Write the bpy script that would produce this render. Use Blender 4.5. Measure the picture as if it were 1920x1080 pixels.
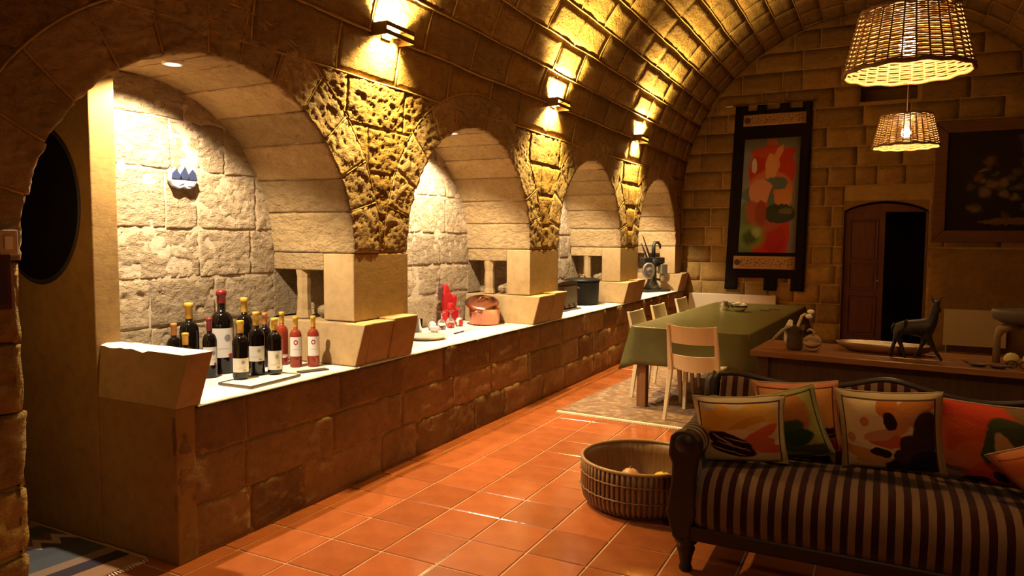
import bpy, bmesh, math, random
from mathutils import Vector, Matrix, noise
for o in list(bpy.data.objects): bpy.data.objects.remove(o)
S = bpy.context.scene; COL = S.collection; PI = math.pi
random.seed(4)
# ------------------------------------------------------------------ camera
YAW, PIT, ROL, FPX = .475598, .0674724, .00647215, 1347.36
cd = bpy.data.cameras.new('camera'); cam = bpy.data.objects.new('camera', cd); COL.objects.link(cam)
_fw = Vector((-math.sin(YAW)*math.cos(PIT), math.cos(YAW)*math.cos(PIT), -math.sin(PIT)))
_r = Vector((math.cos(YAW), math.sin(YAW), 0)); _u = _r.cross(_fw)
_r, _u = math.cos(ROL)*_r+math.sin(ROL)*_u, -math.sin(ROL)*_r+math.cos(ROL)*_u
cam.matrix_world = Matrix(((_r.x, _u.x, -_fw.x, 0), (_r.y, _u.y, -_fw.y, 0), (_r.z, _u.z, -_fw.z, 1.6), (0, 0, 0, 1)))
cd.sensor_width = 36; cd.lens = FPX/1920*36; cd.clip_start = .05
S.camera = cam
# ------------------------------------------------------------------ world, exposure, light levels
w = bpy.data.worlds.new('world'); S.world = w; w.use_nodes = True
w.node_tree.nodes['Background'].inputs[0].default_value = (1, .62, .3, 1)
w.node_tree.nodes['Background'].inputs[1].default_value = .0
S.view_settings.view_transform = 'Standard'; S.view_settings.look = 'None'
S.view_settings.gamma = 1; S.view_settings.use_curve_mapping = False
S.view_settings.exposure = -0.35
NICHE_W, NICHE_C = 56, (1, .82, .58)
WALL_E, WALL_W, WALL_C = 800, 340, (1, .70, .24)
PEND_E, PEND_C = 1000, (1, .60, .24)

# ------------------------------------------------------------------ materials
def newmat(n):
    m = bpy.data.materials.new(n); m.use_nodes = True; nt = m.node_tree; nt.nodes.clear()
    out = nt.nodes.new('ShaderNodeOutputMaterial'); b = nt.nodes.new('ShaderNodeBsdfPrincipled')
    nt.links.new(b.outputs[0], out.inputs[0]); return m, nt, b
def N(nt, t, **kw):
    n = nt.nodes.new('ShaderNode'+t)
    for k, v in kw.items():
        if hasattr(n, k) and k not in n.inputs: setattr(n, k, v)
        else: n.inputs[k].default_value = v
    return n
def mixc(nt, fac, a, b, blend='MIX'):
    n = nt.nodes.new('ShaderNodeMix'); n.data_type = 'RGBA'; n.blend_type = blend
    for i, x in ((0, fac), (6, a), (7, b)):
        if isinstance(x, bpy.types.NodeSocket): nt.links.new(x, n.inputs[i])
        elif i == 0: n.inputs[i].default_value = x
        else: n.inputs[i].default_value = (*x, 1)
    return n.outputs[2]
def math_(nt, op, a, b=None, c=None):
    n = nt.nodes.new('ShaderNodeMath'); n.operation = op
    for i, x in enumerate((a, b, c)):
        if x is None: continue
        if isinstance(x, bpy.types.NodeSocket): nt.links.new(x, n.inputs[i])
        else: n.inputs[i].default_value = x
    return n.outputs[0]
def ramp(nt, x, a, b):
    n = nt.nodes.new('ShaderNodeMapRange'); nt.links.new(x, n.inputs[0])
    n.inputs[1].default_value = a; n.inputs[2].default_value = b; return n.outputs[0]
def tex(nt, co, kind, scale, detail=4, out=0, rough=.6):
    n = nt.nodes.new('ShaderNodeTex'+kind); n.inputs['Scale'].default_value = scale
    if kind == 'Noise': n.inputs['Detail'].default_value = detail; n.inputs['Roughness'].default_value = rough
    nt.links.new(co, n.inputs['Vector']); return n.outputs[out]
def coord(nt, which='Object'):
    return nt.nodes.new('ShaderNodeTexCoord').outputs[which]
def mapped(nt, co, scale=(1, 1, 1), loc=(0, 0, 0), rot=(0, 0, 0)):
    n = nt.nodes.new('ShaderNodeMapping'); nt.links.new(co, n.inputs[0])
    n.inputs['Scale'].default_value = scale; n.inputs['Location'].default_value = loc; n.inputs['Rotation'].default_value = rot
    return n.outputs[0]
def bump(nt, b, h, strength=1., dist=.01):
    n = nt.nodes.new('ShaderNodeBump'); n.inputs['Strength'].default_value = strength; n.inputs['Distance'].default_value = dist
    nt.links.new(h, n.inputs['Height']); nt.links.new(n.outputs[0], b.inputs['Normal'])

def stone(n, c1, c2, pit=1., dist=.02, var=.35, stretch=(1, 1, 1.6), rough=.9, dark=(.2, .13, .06)):
    m, nt, b = newmat(n); co = coord(nt)
    oi = nt.nodes.new('ShaderNodeObjectInfo').outputs['Random']
    big = tex(nt, co, 'Noise', 2.2, 3); mid = tex(nt, co, 'Noise', 14, 6, rough=.7)
    sc = mapped(nt, co, stretch)
    vor = tex(nt, sc, 'Voronoi', 26); fine = tex(nt, sc, 'Noise', 48, 8, rough=.75)
    col = mixc(nt, ramp(nt, big, .3, .7), c1, c2)
    col = mixc(nt, math_(nt, 'MULTIPLY', ramp(nt, mid, .45, .75), .45), col, dark)
    v = math_(nt, 'ADD', math_(nt, 'MULTIPLY', oi, var), 1-var*.6)
    hs = nt.nodes.new('ShaderNodeHueSaturation'); nt.links.new(v, hs.inputs['Value']); nt.links.new(col, hs.inputs['Color'])
    nt.links.new(hs.outputs[0], b.inputs['Base Color']); b.inputs['Roughness'].default_value = rough
    b.inputs['Specular IOR Level'].default_value = .2
    pitm = ramp(nt, tex(nt, sc, 'Noise', 17, 5, rough=.65), .36, .56)      # deep pits
    h = math_(nt, 'ADD', math_(nt, 'MULTIPLY', pitm, pit), math_(nt, 'MULTIPLY', fine, .8*pit+.1))
    h = math_(nt, 'ADD', h, math_(nt, 'MULTIPLY', vor, .25*pit))
    bump(nt, b, h, 1., dist)
    return m
def plain(n, c, rough=.5, metal=0., spec=.5, coat=0., emis=None, es=0., bumpd=0., bscale=60, c2=None, trans=0., ior=1.45):
    m, nt, b = newmat(n)
    b.inputs['Base Color'].default_value = (*c, 1); b.inputs['Roughness'].default_value = rough
    b.inputs['Metallic'].default_value = metal; b.inputs['Specular IOR Level'].default_value = spec
    b.inputs['Coat Weight'].default_value = coat; b.inputs['Transmission Weight'].default_value = trans; b.inputs['IOR'].default_value = ior
    if emis: b.inputs['Emission Color'].default_value = (*emis, 1); b.inputs['Emission Strength'].default_value = es
    if c2 or bumpd:
        co = coord(nt); t = tex(nt, co, 'Noise', bscale, 5)
        if c2: nt.links.new(mixc(nt, ramp(nt, t, .35, .65), c, c2), b.inputs['Base Color'])
        if bumpd: bump(nt, b, t, 1., bumpd)
    return m
def wood(n, c1, c2, axis=0, scale=7, rough=.45, coat=0.):
    m, nt, b = newmat(n); co = coord(nt); st = [scale*6]*3; st[axis] = scale*.5
    g = tex(nt, mapped(nt, co, tuple(st)), 'Noise', 1., 6, rough=.65)
    nt.links.new(mixc(nt, ramp(nt, g, .3, .7), c1, c2), b.inputs['Base Color']); b.inputs['Roughness'].default_value = rough
    b.inputs['Coat Weight'].default_value = coat
    bump(nt, b, g, .5, .002); return m
def stripes(n, axis, period, ca, cb, phase=0., duty=.5):
    m, nt, b = newmat(n); co = coord(nt)
    sx = nt.nodes.new('ShaderNodeSeparateXYZ'); nt.links.new(co, sx.inputs[0])
    wob = math_(nt, 'MULTIPLY', math_(nt, 'SUBTRACT', tex(nt, co, 'Noise', 5, 2), .5), .006)
    x = math_(nt, 'ADD', math_(nt, 'ADD', sx.outputs[axis], wob), 10*period+phase)
    fr = math_(nt, 'FRACT', math_(nt, 'DIVIDE', x, period))
    col = mixc(nt, math_(nt, 'LESS_THAN', fr, duty), ca, cb)
    fz = tex(nt, co, 'Noise', 180, 3)
    col = mixc(nt, math_(nt, 'MULTIPLY', fz, .3), col, (.02, .005, .006))
    nt.links.new(col, b.inputs['Base Color']); b.inputs['Roughness'].default_value = .95; b.inputs['Specular IOR Level'].default_value = .1
    b.inputs['Sheen Weight'].default_value = .1
    bump(nt, b, fz, .6, .002); return m
def painted(n, base, blobs, edge=None, rough=.9, wob=.12, wscale=6, cloth=True, which='UV'):
    """flat print: (cx,cy,rx,ry,rot,colour) blobs in the sheet's own 0..1 coordinates"""
    m, nt, b = newmat(n); co = coord(nt, which)
    nz = nt.nodes.new('ShaderNodeTexNoise'); nz.inputs['Scale'].default_value = wscale; nz.inputs['Detail'].default_value = 3
    nt.links.new(co, nz.inputs['Vector'])
    vm = nt.nodes.new('ShaderNodeVectorMath'); vm.operation = 'MULTIPLY_ADD'
    nt.links.new(nz.outputs['Color'], vm.inputs[0]); vm.inputs[1].default_value = (wob, wob, 0)
    off = nt.nodes.new('ShaderNodeVectorMath'); off.operation = 'SUBTRACT'; nt.links.new(co, off.inputs[0]); off.inputs[1].default_value = (wob/2, wob/2, 0)
    nt.links.new(off.outputs[0], vm.inputs[2]); dco = vm.outputs[0]
    big = tex(nt, co, 'Noise', 3.5, 3)
    col = mixc(nt, math_(nt, 'MULTIPLY', big, .35), base, tuple(x*.72 for x in base))
    for bl in blobs:
        cx, cy, rx, ry, rot, c = bl[:6]
        a = mapped(nt, dco, loc=(-cx, -cy, 0)); a = mapped(nt, a, rot=(0, 0, -rot)); a = mapped(nt, a, scale=(1/rx, 1/ry, 0))
        ln = nt.nodes.new('ShaderNodeVectorMath'); ln.operation = 'LENGTH'; nt.links.new(a, ln.inputs[0])
        soft = bl[6] if len(bl) > 6 else .06
        f = ramp(nt, ln.outputs['Value'], 1+soft, 1-soft)
        col = mixc(nt, f, col, c)
    if edge:
        sx = nt.nodes.new('ShaderNodeSeparateXYZ'); nt.links.new(co, sx.inputs[0])
        e = None
        for o_ in (0, 1):
            d = math_(nt, 'SUBTRACT', .5, math_(nt, 'ABSOLUTE', math_(nt, 'SUBTRACT', sx.outputs[o_], .5)))
            e = d if e is None else math_(nt, 'MINIMUM', e, d)
        col = mixc(nt, math_(nt, 'LESS_THAN', e, edge[0]), col, edge[1])
        band = math_(nt, 'COMPARE', e, edge[0], .008)
        col = mixc(nt, band, col, edge[2])
    nt.links.new(col, b.inputs['Base Color']); b.inputs['Roughness'].default_value = rough; b.inputs['Specular IOR Level'].default_value = .15
    if cloth: bump(nt, b, tex(nt, co, 'Noise', 14, 5), .5, .006)
    return m

M = {}
M['stone'] = stone('limestone', (.42, .26, .075), (.34, .195, .05), 1., .014, dark=(.14, .07, .02))
M['stone_far'] = stone('end_wall_limestone', (.38, .23, .065), (.30, .175, .045), .45, .008, var=.4, dark=(.13, .07, .02))
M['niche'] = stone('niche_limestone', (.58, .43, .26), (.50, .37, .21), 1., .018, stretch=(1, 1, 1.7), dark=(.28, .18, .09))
M['vouss'] = stone('arch_limestone', (.46, .32, .155), (.39, .26, .115), .7, .012, dark=(.2, .12, .05))
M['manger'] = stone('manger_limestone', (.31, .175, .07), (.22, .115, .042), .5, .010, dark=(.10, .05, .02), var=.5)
M['block'] = stone('dressed_limestone', (.45, .31, .15), (.38, .25, .11), .06, .006, var=.1)
M['mortar'] = stone('lime_mortar', (.46, .30, .10), (.40, .25, .08), .25, .006, var=0)
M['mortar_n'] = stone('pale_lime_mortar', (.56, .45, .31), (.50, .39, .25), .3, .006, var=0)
M['plaster'] = stone('lime_plaster', (.30, .175, .05), (.23, .125, .034), .1, .006, var=0, dark=(.12, .07, .03))
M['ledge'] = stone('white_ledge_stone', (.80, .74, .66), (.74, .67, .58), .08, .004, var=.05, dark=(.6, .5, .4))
M['tile'] = None
M['dark_wall'] = stone('dark_side_wall', (.13, .08, .04), (.10, .06, .03), .3, .01, var=0)

# ------------------------------------------------------------------ mesh helpers
class MB:
    def __init__(s): s.v = []; s.f = []; s.uv = None
    def add(s, v, f):
        n = len(s.v); s.v += [Vector(p) for p in v]; s.f += [tuple(i+n for i in q) for q in f]; return s
    def box(s, c, d, rot=None):
        c = Vector(c); h = [x/2 for x in d]
        v = [Vector((x*h[0], y*h[1], z*h[2])) for x in (-1, 1) for y in (-1, 1) for z in (-1, 1)]
        if rot: v = [rot @ p for p in v]
        return s.add([c+p for p in v], [(0, 1, 3, 2), (4, 6, 7, 5), (0, 4, 5, 1), (2, 3, 7, 6), (0, 2, 6, 4), (1, 5, 7, 3)])
    def hexa(s, p8):   # bottom 4 ccw, top 4 ccw
        return s.add(p8, [(3, 2, 1, 0), (4, 5, 6, 7), (0, 1, 5, 4), (1, 2, 6, 5), (2, 3, 7, 6), (3, 0, 4, 7)])
    def tube(s, pts, r, n=8, closed=False, flat=1.):
        pts = [Vector(p) for p in pts]; L = len(pts); rr = r if isinstance(r, (list, tuple)) else [r]*L
        v = []; f = []; up = Vector((0, 0, 1)); prev = None
        for i, p in enumerate(pts):
            a = pts[(i-1) % L] if (closed or i) else p; b = pts[(i+1) % L] if (closed or i < L-1) else p
            t = (b-a).normalized()
            if prev is None:
                ref = up if abs(t.dot(up)) < .95 else Vector((1, 0, 0)); x = ref.cross(t).normalized()
            else: x = (prev-t*prev.dot(t)).normalized()
            prev = x; y = t.cross(x)
            for k in range(n):
                a_ = 2*PI*k/n; v.append(p+x*math.cos(a_)*rr[i]+y*math.sin(a_)*rr[i]*flat)
        m = L if closed else L-1
        for i in range(m):
            j = (i+1) % L
            for k in range(n): f.append((i*n+k, i*n+(k+1) % n, j*n+(k+1) % n, j*n+k))
        if not closed: f.append(tuple(range(n-1, -1, -1))); f.append(tuple(range((L-1)*n, L*n)))
        return s.add(v, f)
    def lathe(s, prof, n=24, c=(0, 0, 0), sx=1., sy=1., cap=True):
        v = []; f = []; c = Vector(c); L = len(prof)
        for r, z in prof:
            for k in range(n): a = 2*PI*k/n; v.append(c+Vector((r*math.cos(a)*sx, r*math.sin(a)*sy, z)))
        for i in range(L-1):
            for k in range(n): f.append((i*n+k, i*n+(k+1) % n, (i+1)*n+(k+1) % n, (i+1)*n+k))
        if cap: f.append(tuple(range(n-1, -1, -1))); f.append(tuple(range((L-1)*n, L*n)))
        return s.add(v, f)
    def prism(s, poly, a, b):   # poly: list of 3-D points on plane; offset a..b vectors
        n = len(poly); a = Vector(a); b = Vector(b)
        v = [Vector(p)+a for p in poly]+[Vector(p)+b for p in poly]
        return s.add(v, [tuple(range(n-1, -1, -1)), tuple(range(n, 2*n))]+[(i, (i+1) % n, n+(i+1) % n, n+i) for i in range(n)])
    def ball(s, c, r, n=12, m=8, sc=(1, 1, 1)):
        c = Vector(c); pr = []
        for i in range(m+1): a = -PI/2+PI*i/m; pr.append((max(1e-4, r*math.cos(a)), r*math.sin(a)*sc[2]))
        return s.lathe(pr, n, c, sc[0], sc[1], cap=False)
    def xf(s, mtx):
        s.v = [mtx @ p for p in s.v]; return s
    def obj(s, name, mat, parent=None, loc=None, smooth=False, bevel=0., fixn=True):
        me = bpy.data.meshes.new(name); me.from_pydata([tuple(p) for p in s.v], [], s.f)
        if fixn and len(s.f) < 60000:
            bm = bmesh.new(); bm.from_mesh(me); bmesh.ops.recalc_face_normals(bm, faces=bm.faces); bm.to_mesh(me); bm.free()
        if s.uv:
            l = me.uv_layers.new(name='UVMap')
            for lp in me.loops: l.data[lp.index].uv = s.uv[lp.vertex_index]
        me.materials.append(M[mat] if isinstance(mat, str) else mat)
        if smooth: me.shade_smooth()
        o = bpy.data.objects.new(name, me); COL.objects.link(o)
        if parent: o.parent = parent
        if loc: o.location = loc
        if bevel:
            b = o.modifiers.new('bevel', 'BEVEL'); b.width = bevel; b.segments = 2; b.limit_method = 'ANGLE'
        return o
def tag(o, label, cat, group=None):
    o['label'] = label; o['category'] = cat
    if group: o['group'] = group
    return o
def thing(name, label, cat, loc=(0, 0, 0), rz=0., group=None):
    o = bpy.data.objects.new(name, None); o.empty_display_size = .05; COL.objects.link(o); o.location = loc; o.rotation_euler = (0, 0, rz)
    return tag(o, label, cat, group)
def struct(o): o['kind'] = 'structure'; return o
def copy_tree(o, parent=None):
    c = o.copy(); COL.objects.link(c); c.parent = parent
    for ch in list(o.children): copy_tree(ch, c)
    return c
def nz(p, f, seed=0.): return noise.noise(Vector((p[0]*f+seed, p[1]*f-seed, p[2]*f+seed*.7)))
def project(p):
    d = Vector(p)-Vector((0, 0, 1.6)); z = d.dot(_fw)
    if z < .1: return None
    return 960+FPX*d.dot(_r)/z, 540-FPX*d.dot(_u)/z
def in_view(pts, mg=60):
    q = [project(p) for p in pts]; q = [a for a in q if a]
    return bool(q) and min(a[0] for a in q) < 1920+mg and max(a[0] for a in q) > -mg and min(a[1] for a in q) < 1080+mg and max(a[1] for a in q) > -mg

def relief(p, a):
    n1 = noise.noise(Vector((p[0]*12, p[1]*12, p[2]*17))); n2 = noise.noise(Vector((p[0]*29, p[1]*27, p[2]*42))); n3 = noise.noise(Vector((p[0]*60, p[1]*60, p[2]*80)))
    return a*(.22*n2+.12*n3-max(0, .75*n1+.55*n2+.25*n3-.12)*1.3)
def relief_fine(p, a):     # finer, fibrous tooling of the stones facing the room
    n1 = noise.noise(Vector((p[0]*9, p[1]*9, p[2]*12))); n2 = noise.noise(Vector((p[0]*34, p[1]*22+p[2]*10, p[2]*44))); n3 = noise.noise(Vector((p[0]*70, p[1]*50+p[2]*20, p[2]*90)))
    return a*(.25*n1+.45*n2+.3*n3-.9*max(0, .25*n1+.7*n2+.5*n3-.22))
def panel(mb, fn, u0, u1, v0, v1, nu, nv, d=.0, gap=.012, amp=.006, freq=9., skirt=.02, rnd=.006, snap=None, wob=.006, rel=0.):
    """one stone: a relief grid on the surface fn(u,v,h) with rounded, slightly wavering edges"""
    g = gap/2; U = [u0+g+(u1-u0-2*g)*i/nu for i in range(nu+1)]; Vv = [v0+g+(v1-v0-2*g)*j/nv for j in range(nv+1)]
    U = [U[0]]+U+[U[-1]]; Vv = [Vv[0]]+Vv+[Vv[-1]]
    verts = []; snapped = []; sd = random.random()*50
    for i, u in enumerate(U):
        for j, v in enumerate(Vv):
            sk = i in (0, nu+2) or j in (0, nv+2); ed = i in (1, nu+1) or j in (1, nv+1)
            uu, vv = u, v
            if sk or ed:
                uu += wob*noise.noise(Vector((u*5, v*5, 3+sd))); vv += wob*noise.noise(Vector((u*5, v*5, 9+sd)))
            sn = False
            if snap: uu, vv, sn = snap(uu, vv)
            p = fn(uu, vv, 0)
            h = -skirt if sk else d+amp*(nz(p, freq, sd)+.5*nz(p, freq*2.3, sd))-(rnd if ed else 0)+(relief(p, rel) if rel > 0 else relief_fine(p, -rel) if rel else 0)
            verts.append(fn(uu, vv, h)); snapped.append(sn)
    W = nv+3; faces = []
    for i in range(nu+2):
        for j in range(nv+2):
            q = (i*W+j, (i+1)*W+j, (i+1)*W+j+1, i*W+j+1)
            if all(snapped[k] for k in q): continue
            faces.append(q)
    if len(faces) < 4: return False
    mb.add(verts, faces); return True

# ------------------------------------------------------------------ room dimensions
XW, ZS, RV, XC = -3.07, 2.28, 2.77, -.3            # left wall plane, springing height, vault radius, vault axis
YF, XR, YB = 12.3, 2.47, -2.6
XL, ZL = -2.99, .775                                 # manger front, ledge height
XN = -3.78                                           # back of the niches
YC, RA, RO, ZA = [2.68, 5.325, 8.06, 10.86], 1.02, 1.30, 1.5
def prof(s, y, h=0.):
    if s < ZS: return Vector((XW+h, y, s))
    a = (s-ZS)/RV; R = RV-h
    return Vector((XC-R*math.cos(a), y, ZS+R*math.sin(a)))

# ------------------------------------------------------------------ floor
def tilemat():
    m, nt, b = newmat('terracotta_tile'); co = coord(nt)
    oi = nt.nodes.new('ShaderNodeObjectInfo').outputs['Random']
    t = tex(nt, co, 'Noise', 6, 5)
    col = mixc(nt, ramp(nt, t, .3, .7), (.36, .105, .033), (.29, .078, .023))
    hs = nt.nodes.new('ShaderNodeHueSaturation'); nt.links.new(col, hs.inputs['Color'])
    nt.links.new(math_(nt, 'ADD', math_(nt, 'MULTIPLY', oi, .35), .8), hs.inputs['Value'])
    nt.links.new(hs.outputs[0], b.inputs['Base Color'])
    nt.links.new(math_(nt, 'ADD', math_(nt, 'MULTIPLY', tex(nt, co, 'Noise', 25, 4), .12), .09), b.inputs['Roughness'])
    b.inputs['Specular IOR Level'].default_value = .6
    bump(nt, b, tex(nt, co, 'Noise', 10, 4), .35, .004); return m
M['tile'] = tilemat()
M['grout'] = plain('pale_grout', (.50, .33, .20), .9, bumpd=.002, c2=(.42, .27, .15))
fl = struct(MB().box((-.8, 4.85, -.045), (9.6, 15.1, .08)).obj('floor', 'grout'))
T, TX, TY = .3317, -2.8944, 2.5568
def tilemesh():
    mb = MB(); a = T/2-.004; c = .004
    mb.hexa([(-a, -a, -.01), (a, -a, -.01), (a, a, -.01), (-a, a, -.01), (-a, -a, -c), (a, -a, -c), (a, a, -c), (-a, a, -c)])
    mb.hexa([(-a, -a, -c), (a, -a, -c), (a, a, -c), (-a, a, -c), (-a+c, -a+c, 0), (a-c, -a+c, 0), (a-c, a-c, 0), (-a+c, a-c, 0)])
    return mb
tiles = []
for i in range(-6, 18):
    for j in range(-16, 30):
        x, y = TX+(i+.5)*T, TY+(j+.5)*T
        if x > XR or y > YF or y < YB: continue
        if y > 2.28 and x < XL-.2: continue
        if y <= 2.28 and x < -5.2: continue
        if y < 1.66 and x < XW-.2: continue
        tiles.append((x, y, in_view([(x, y, 0)], 80)))
near = sorted([t for t in tiles if t[2]], key=lambda t: t[0]**2+t[1]**2)[:300]; ns = set((a, b) for a, b, _ in near)
tm0 = tilemesh().obj('tile', 'tile', fl)
first = True
for x, y, _ in near:
    o = tm0 if first else tm0.copy()
    if not first: COL.objects.link(o)
    first = False; o.location = (x, y, 0)
    o.rotation_euler = (random.uniform(-.003, .003), random.uniform(-.003, .003), random.uniform(-.004, .004))
mb = MB(); tmv = tilemesh()
for x, y, _ in tiles:
    if (x, y) in ns: continue
    mb.add([p+Vector((x, y, 0)) for p in tmv.v], tmv.f)
o = mb.obj('far_tiles', 'tile', fl, fixn=False); o['kind'] = 'stuff'

# ------------------------------------------------------------------ left wall above the mangers: arch rings, courses, vault
def arch_snap(s, y):
    for yc in YC:
        dy, dz = y-yc, s-ZA; r = math.hypot(dy, dz)
        if s > ZA-.3 and r < RO+.008:
            k = (RO+.008)/max(r, 1e-4); return ZA+dz*k, yc+dy*k, True
    return s, y, False
def grid_surface(name, s0, s1, y0, y1, ds, dy, h, mat, skip=None, parent=None):
    mb = MB(); ns_, ny = max(1, round((s1-s0)/ds)), max(1, round((y1-y0)/dy))
    for i in range(ns_+1):
        for j in range(ny+1): mb.v.append(prof(s0+(s1-s0)*i/ns_, y0+(y1-y0)*j/ny, h))
    for i in range(ns_):
        for j in range(ny):
            if skip and skip(s0+(s1-s0)*(i+.5)/ns_, y0+(y1-y0)*(j+.5)/ny): continue
            k = i*(ny+1)+j; mb.f.append((k, k+1, k+ny+2, k+ny+1))
    return mb.obj(name, mat, parent, smooth=True, fixn=False)
def sk(s, y):
    for yc in YC:
        if s < ZA and abs(y-yc) < RA+.3: return True
        if math.hypot(y-yc, s-ZA) < 1.06: return True
        if s < ZA and 3.3 < y: return True
    return False
wl = struct(grid_surface('wall_left', 0, 2.65, YB, YF, .04, .04, -.008, 'mortar', sk))
S0, DS = ZS+.06, .305
# course stones of the spandrels
def course_stones(parent, s0, s1, y0, y1, L, nu, nv, mat, snap, d, amp, off, name='stone'):
    rs = .015 if y0 < 5 else .03 if y0 < 7.5 else .05
    y = y0-off; c = 0
    while y < y1:
        l = L*random.uniform(.82, 1.18); a, b = max(y, y0), min(y+l, y1); y += l
        if b-a < .08: continue
        mb = MB()
        if panel(mb, prof, s0, s1, a, b, max(4, int((s1-s0)/rs)), max(4, int((b-a)/rs)), d+random.uniform(-.001, .003), .012, amp, 9, .02, .003, snap, rel=-.024):
            mb.obj(name, mat, parent, smooth=True, fixn=False); c += 1
    return c
for k, (s0, s1) in enumerate([(ZA, 1.73), (1.73, 2.035), (2.035, S0), (S0, S0+DS)]):
    for a, b in ((.95, YC[0]), (YC[0], YC[1]), (YC[1], YC[2]), (YC[2], YC[3]), (YC[3], YF)):
        mid = (a+b)/2 if a > 1 and b < 12 else None
        # the triangle of stones standing between two rings
        if mid is None:
            lo, hi = (a, b-.2) if a < 1 else (a+.2, b)
            course_stones(wl, s0, s1, lo, hi, .6, 6, 10, 'stone', arch_snap, 0.002, .004, .3*random.random())
        else:
            wdt = {0: .35, 1: .35, 2: .75, 3: 1.9}[k]
            course_stones(wl, s0, s1, mid-wdt*.7, mid+wdt*.7, .62 if k > 1 else 1.2, 6, 10, 'stone', arch_snap, 0.002, .004, .0 if k < 2 else .25)
# arch rings: each voussoir shows its face on the wall and its soffit in the niche
def voussoir(yc, a0, a1):
    q_ = 1. if yc < 6 else .55; nf, nd, na = int(20*q_), int(28*q_), int(17*q_)
    mb = MB(); path = [(RO-.003, 'f', -.02), (RO-.004, 'f', -.003)]
    for i in range(1, nf): path.append((RO-.004-(RO-RA-.012)*i/nf, 'f', 0.))
    path += [(RA+.008, 'f', -.001), (RA+.001, 'f', -.010)]
    for i in range(1, nd+1): path.append((RA, 'd', i/nd))
    sd = random.random()*40; g = .004/RA; pr_ = random.uniform(-.001, .004)
    A = [a0+g+(a1-a0-2*g)*i/na for i in range(na+1)]; A = [A[0]]+A+[A[-1]]
    for i, a in enumerate(A):
        skr = i in (0, na+2); edg = i in (1, na+1); out = Vector((0, -math.cos(a), math.sin(a)))
        for (r, t, q) in path:
            rr = r
            if t == 'd': rr = r+(.03 if skr else .003 if edg else 0)
            y, s = yc-math.cos(a)*rr, ZA+math.sin(a)*rr
            if t == 'f':
                p = prof(s, y, 0); h = q+pr_+(-.02 if skr else -.003 if edg else 0)
                h += .003*nz(p, 9, sd)+relief_fine(p, .022); p = prof(s, y, h)
                if r < RA+.02: p += out*(.012*nz(p, 12, sd)+.006*nz(p, 30, sd))
            else:
                x0 = prof(s, y, -.010).x; p = Vector((x0+(XN-.03-x0)*q, y, s))
                p += out*(.006*nz(p, 6, sd)-pr_-relief(p, .013))
                if q < .1: p += out*(.010*nz(p, 12, sd))
            mb.v.append(p)
    W = len(path)
    for i in range(len(A)-1):
        for j in range(W-1): mb.f.append((i*W+j, i*W+j+1, (i+1)*W+j+1, (i+1)*W+j))
    return mb
NV = 13; ridge = MB()
for yc in YC:
    rg = [0]+[PI*(k+random.uniform(-.12, .12))/NV for k in range(1, NV)]+[PI]
    for k in range(NV): voussoir(yc, rg[k], rg[k+1]).obj('voussoir', 'vouss', wl, smooth=True, fixn=False)
    for k in range(1, NV):
        a = rg[k]; ridge.tube([prof(ZA+math.sin(a)*r, yc-math.cos(a)*r, -.004+.002*noise.noise(Vector((r*9, a*5, yc)))) for r in [RA+.015+(RO-RA-.015)*q/6 for q in range(7)]], .0065, 5)
    ridge.tube([prof(ZA+math.sin(a)*(RO+.002), yc-math.cos(a)*(RO+.002), -.004+.002*noise.noise(Vector((a*9, yc, 0)))) for a in [.02+(PI-.04)*q/60 for q in range(61)]], .007, 5)
    # mortar bed behind the soffit joints
    mb = MB()
    for i in range(33):
        a = PI*i/32
        for x in (XW-.03, XN-.05): mb.v.append(Vector((x, yc-math.cos(a)*(RA+.012), ZA+math.sin(a)*(RA+.012))))
    mb.f = [(2*i, 2*i+1, 2*i+3, 2*i+2) for i in range(32)]
    mb.obj('soffit_mortar', 'mortar_n', wl, smooth=True, fixn=False)
o = ridge.obj('pointing_ridges', 'mortar', wl, smooth=True, fixn=False); o['kind'] = 'stuff'
# ceiling: the barrel vault
SE = ZS+PI*RV
ce = struct(grid_surface('ceiling', 2.60, SE, YB, YF+.02, .12, .3, -.008, 'mortar'))
allst = []; k = 0; s = S0+DS
while s < SE-.2:
    y = .3-random.random()*.6
    while y < YF:
        l = .63*random.uniform(.9, 1.1); b = min(y+l, YF-.004)
        if b-y > .1:
            c = prof(s+DS/2, (y+b)/2)
            corners = [prof(s, y), prof(s+DS, y), prof(s, b), prof(s+DS, b)]
            vis = (in_view(corners, 20) and b > .6)
            allst.append((s, y, b, (c-Vector((0, 0, 1.6))).length, vis))
        y += l
    s += DS; k += 1
vis = sorted([t for t in allst if t[4]], key=lambda t: t[3]); near = vis[:295]; ns = set((t[0], t[1]) for t in near)
for s, y, b, dd, _ in near:
    mb = MB(); n = (14, 28) if dd < 4.5 else (9, 18) if dd < 6 else (4, 6) if dd < 8 else (3, 4)
    panel(mb, prof, s, s+DS, y, b, n[0], n[1], random.uniform(-.001, .003), .016, .004, 9, .02, .003, rel=-.018 if dd < 6 else 0)
    mb.obj('vault_stone', 'stone', ce, smooth=True, fixn=False)
mb = MB()
for s, y, b, dd, v_ in allst:
    if (s, y) not in ns and b > -2.5: panel(mb, prof, s, s+DS, y, b, 2, 3, 0, .02, .006, 9, .02, .006)
o = mb.obj('far_vault_stones', 'stone', ce, smooth=True, fixn=False); o['kind'] = 'stuff'
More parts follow.
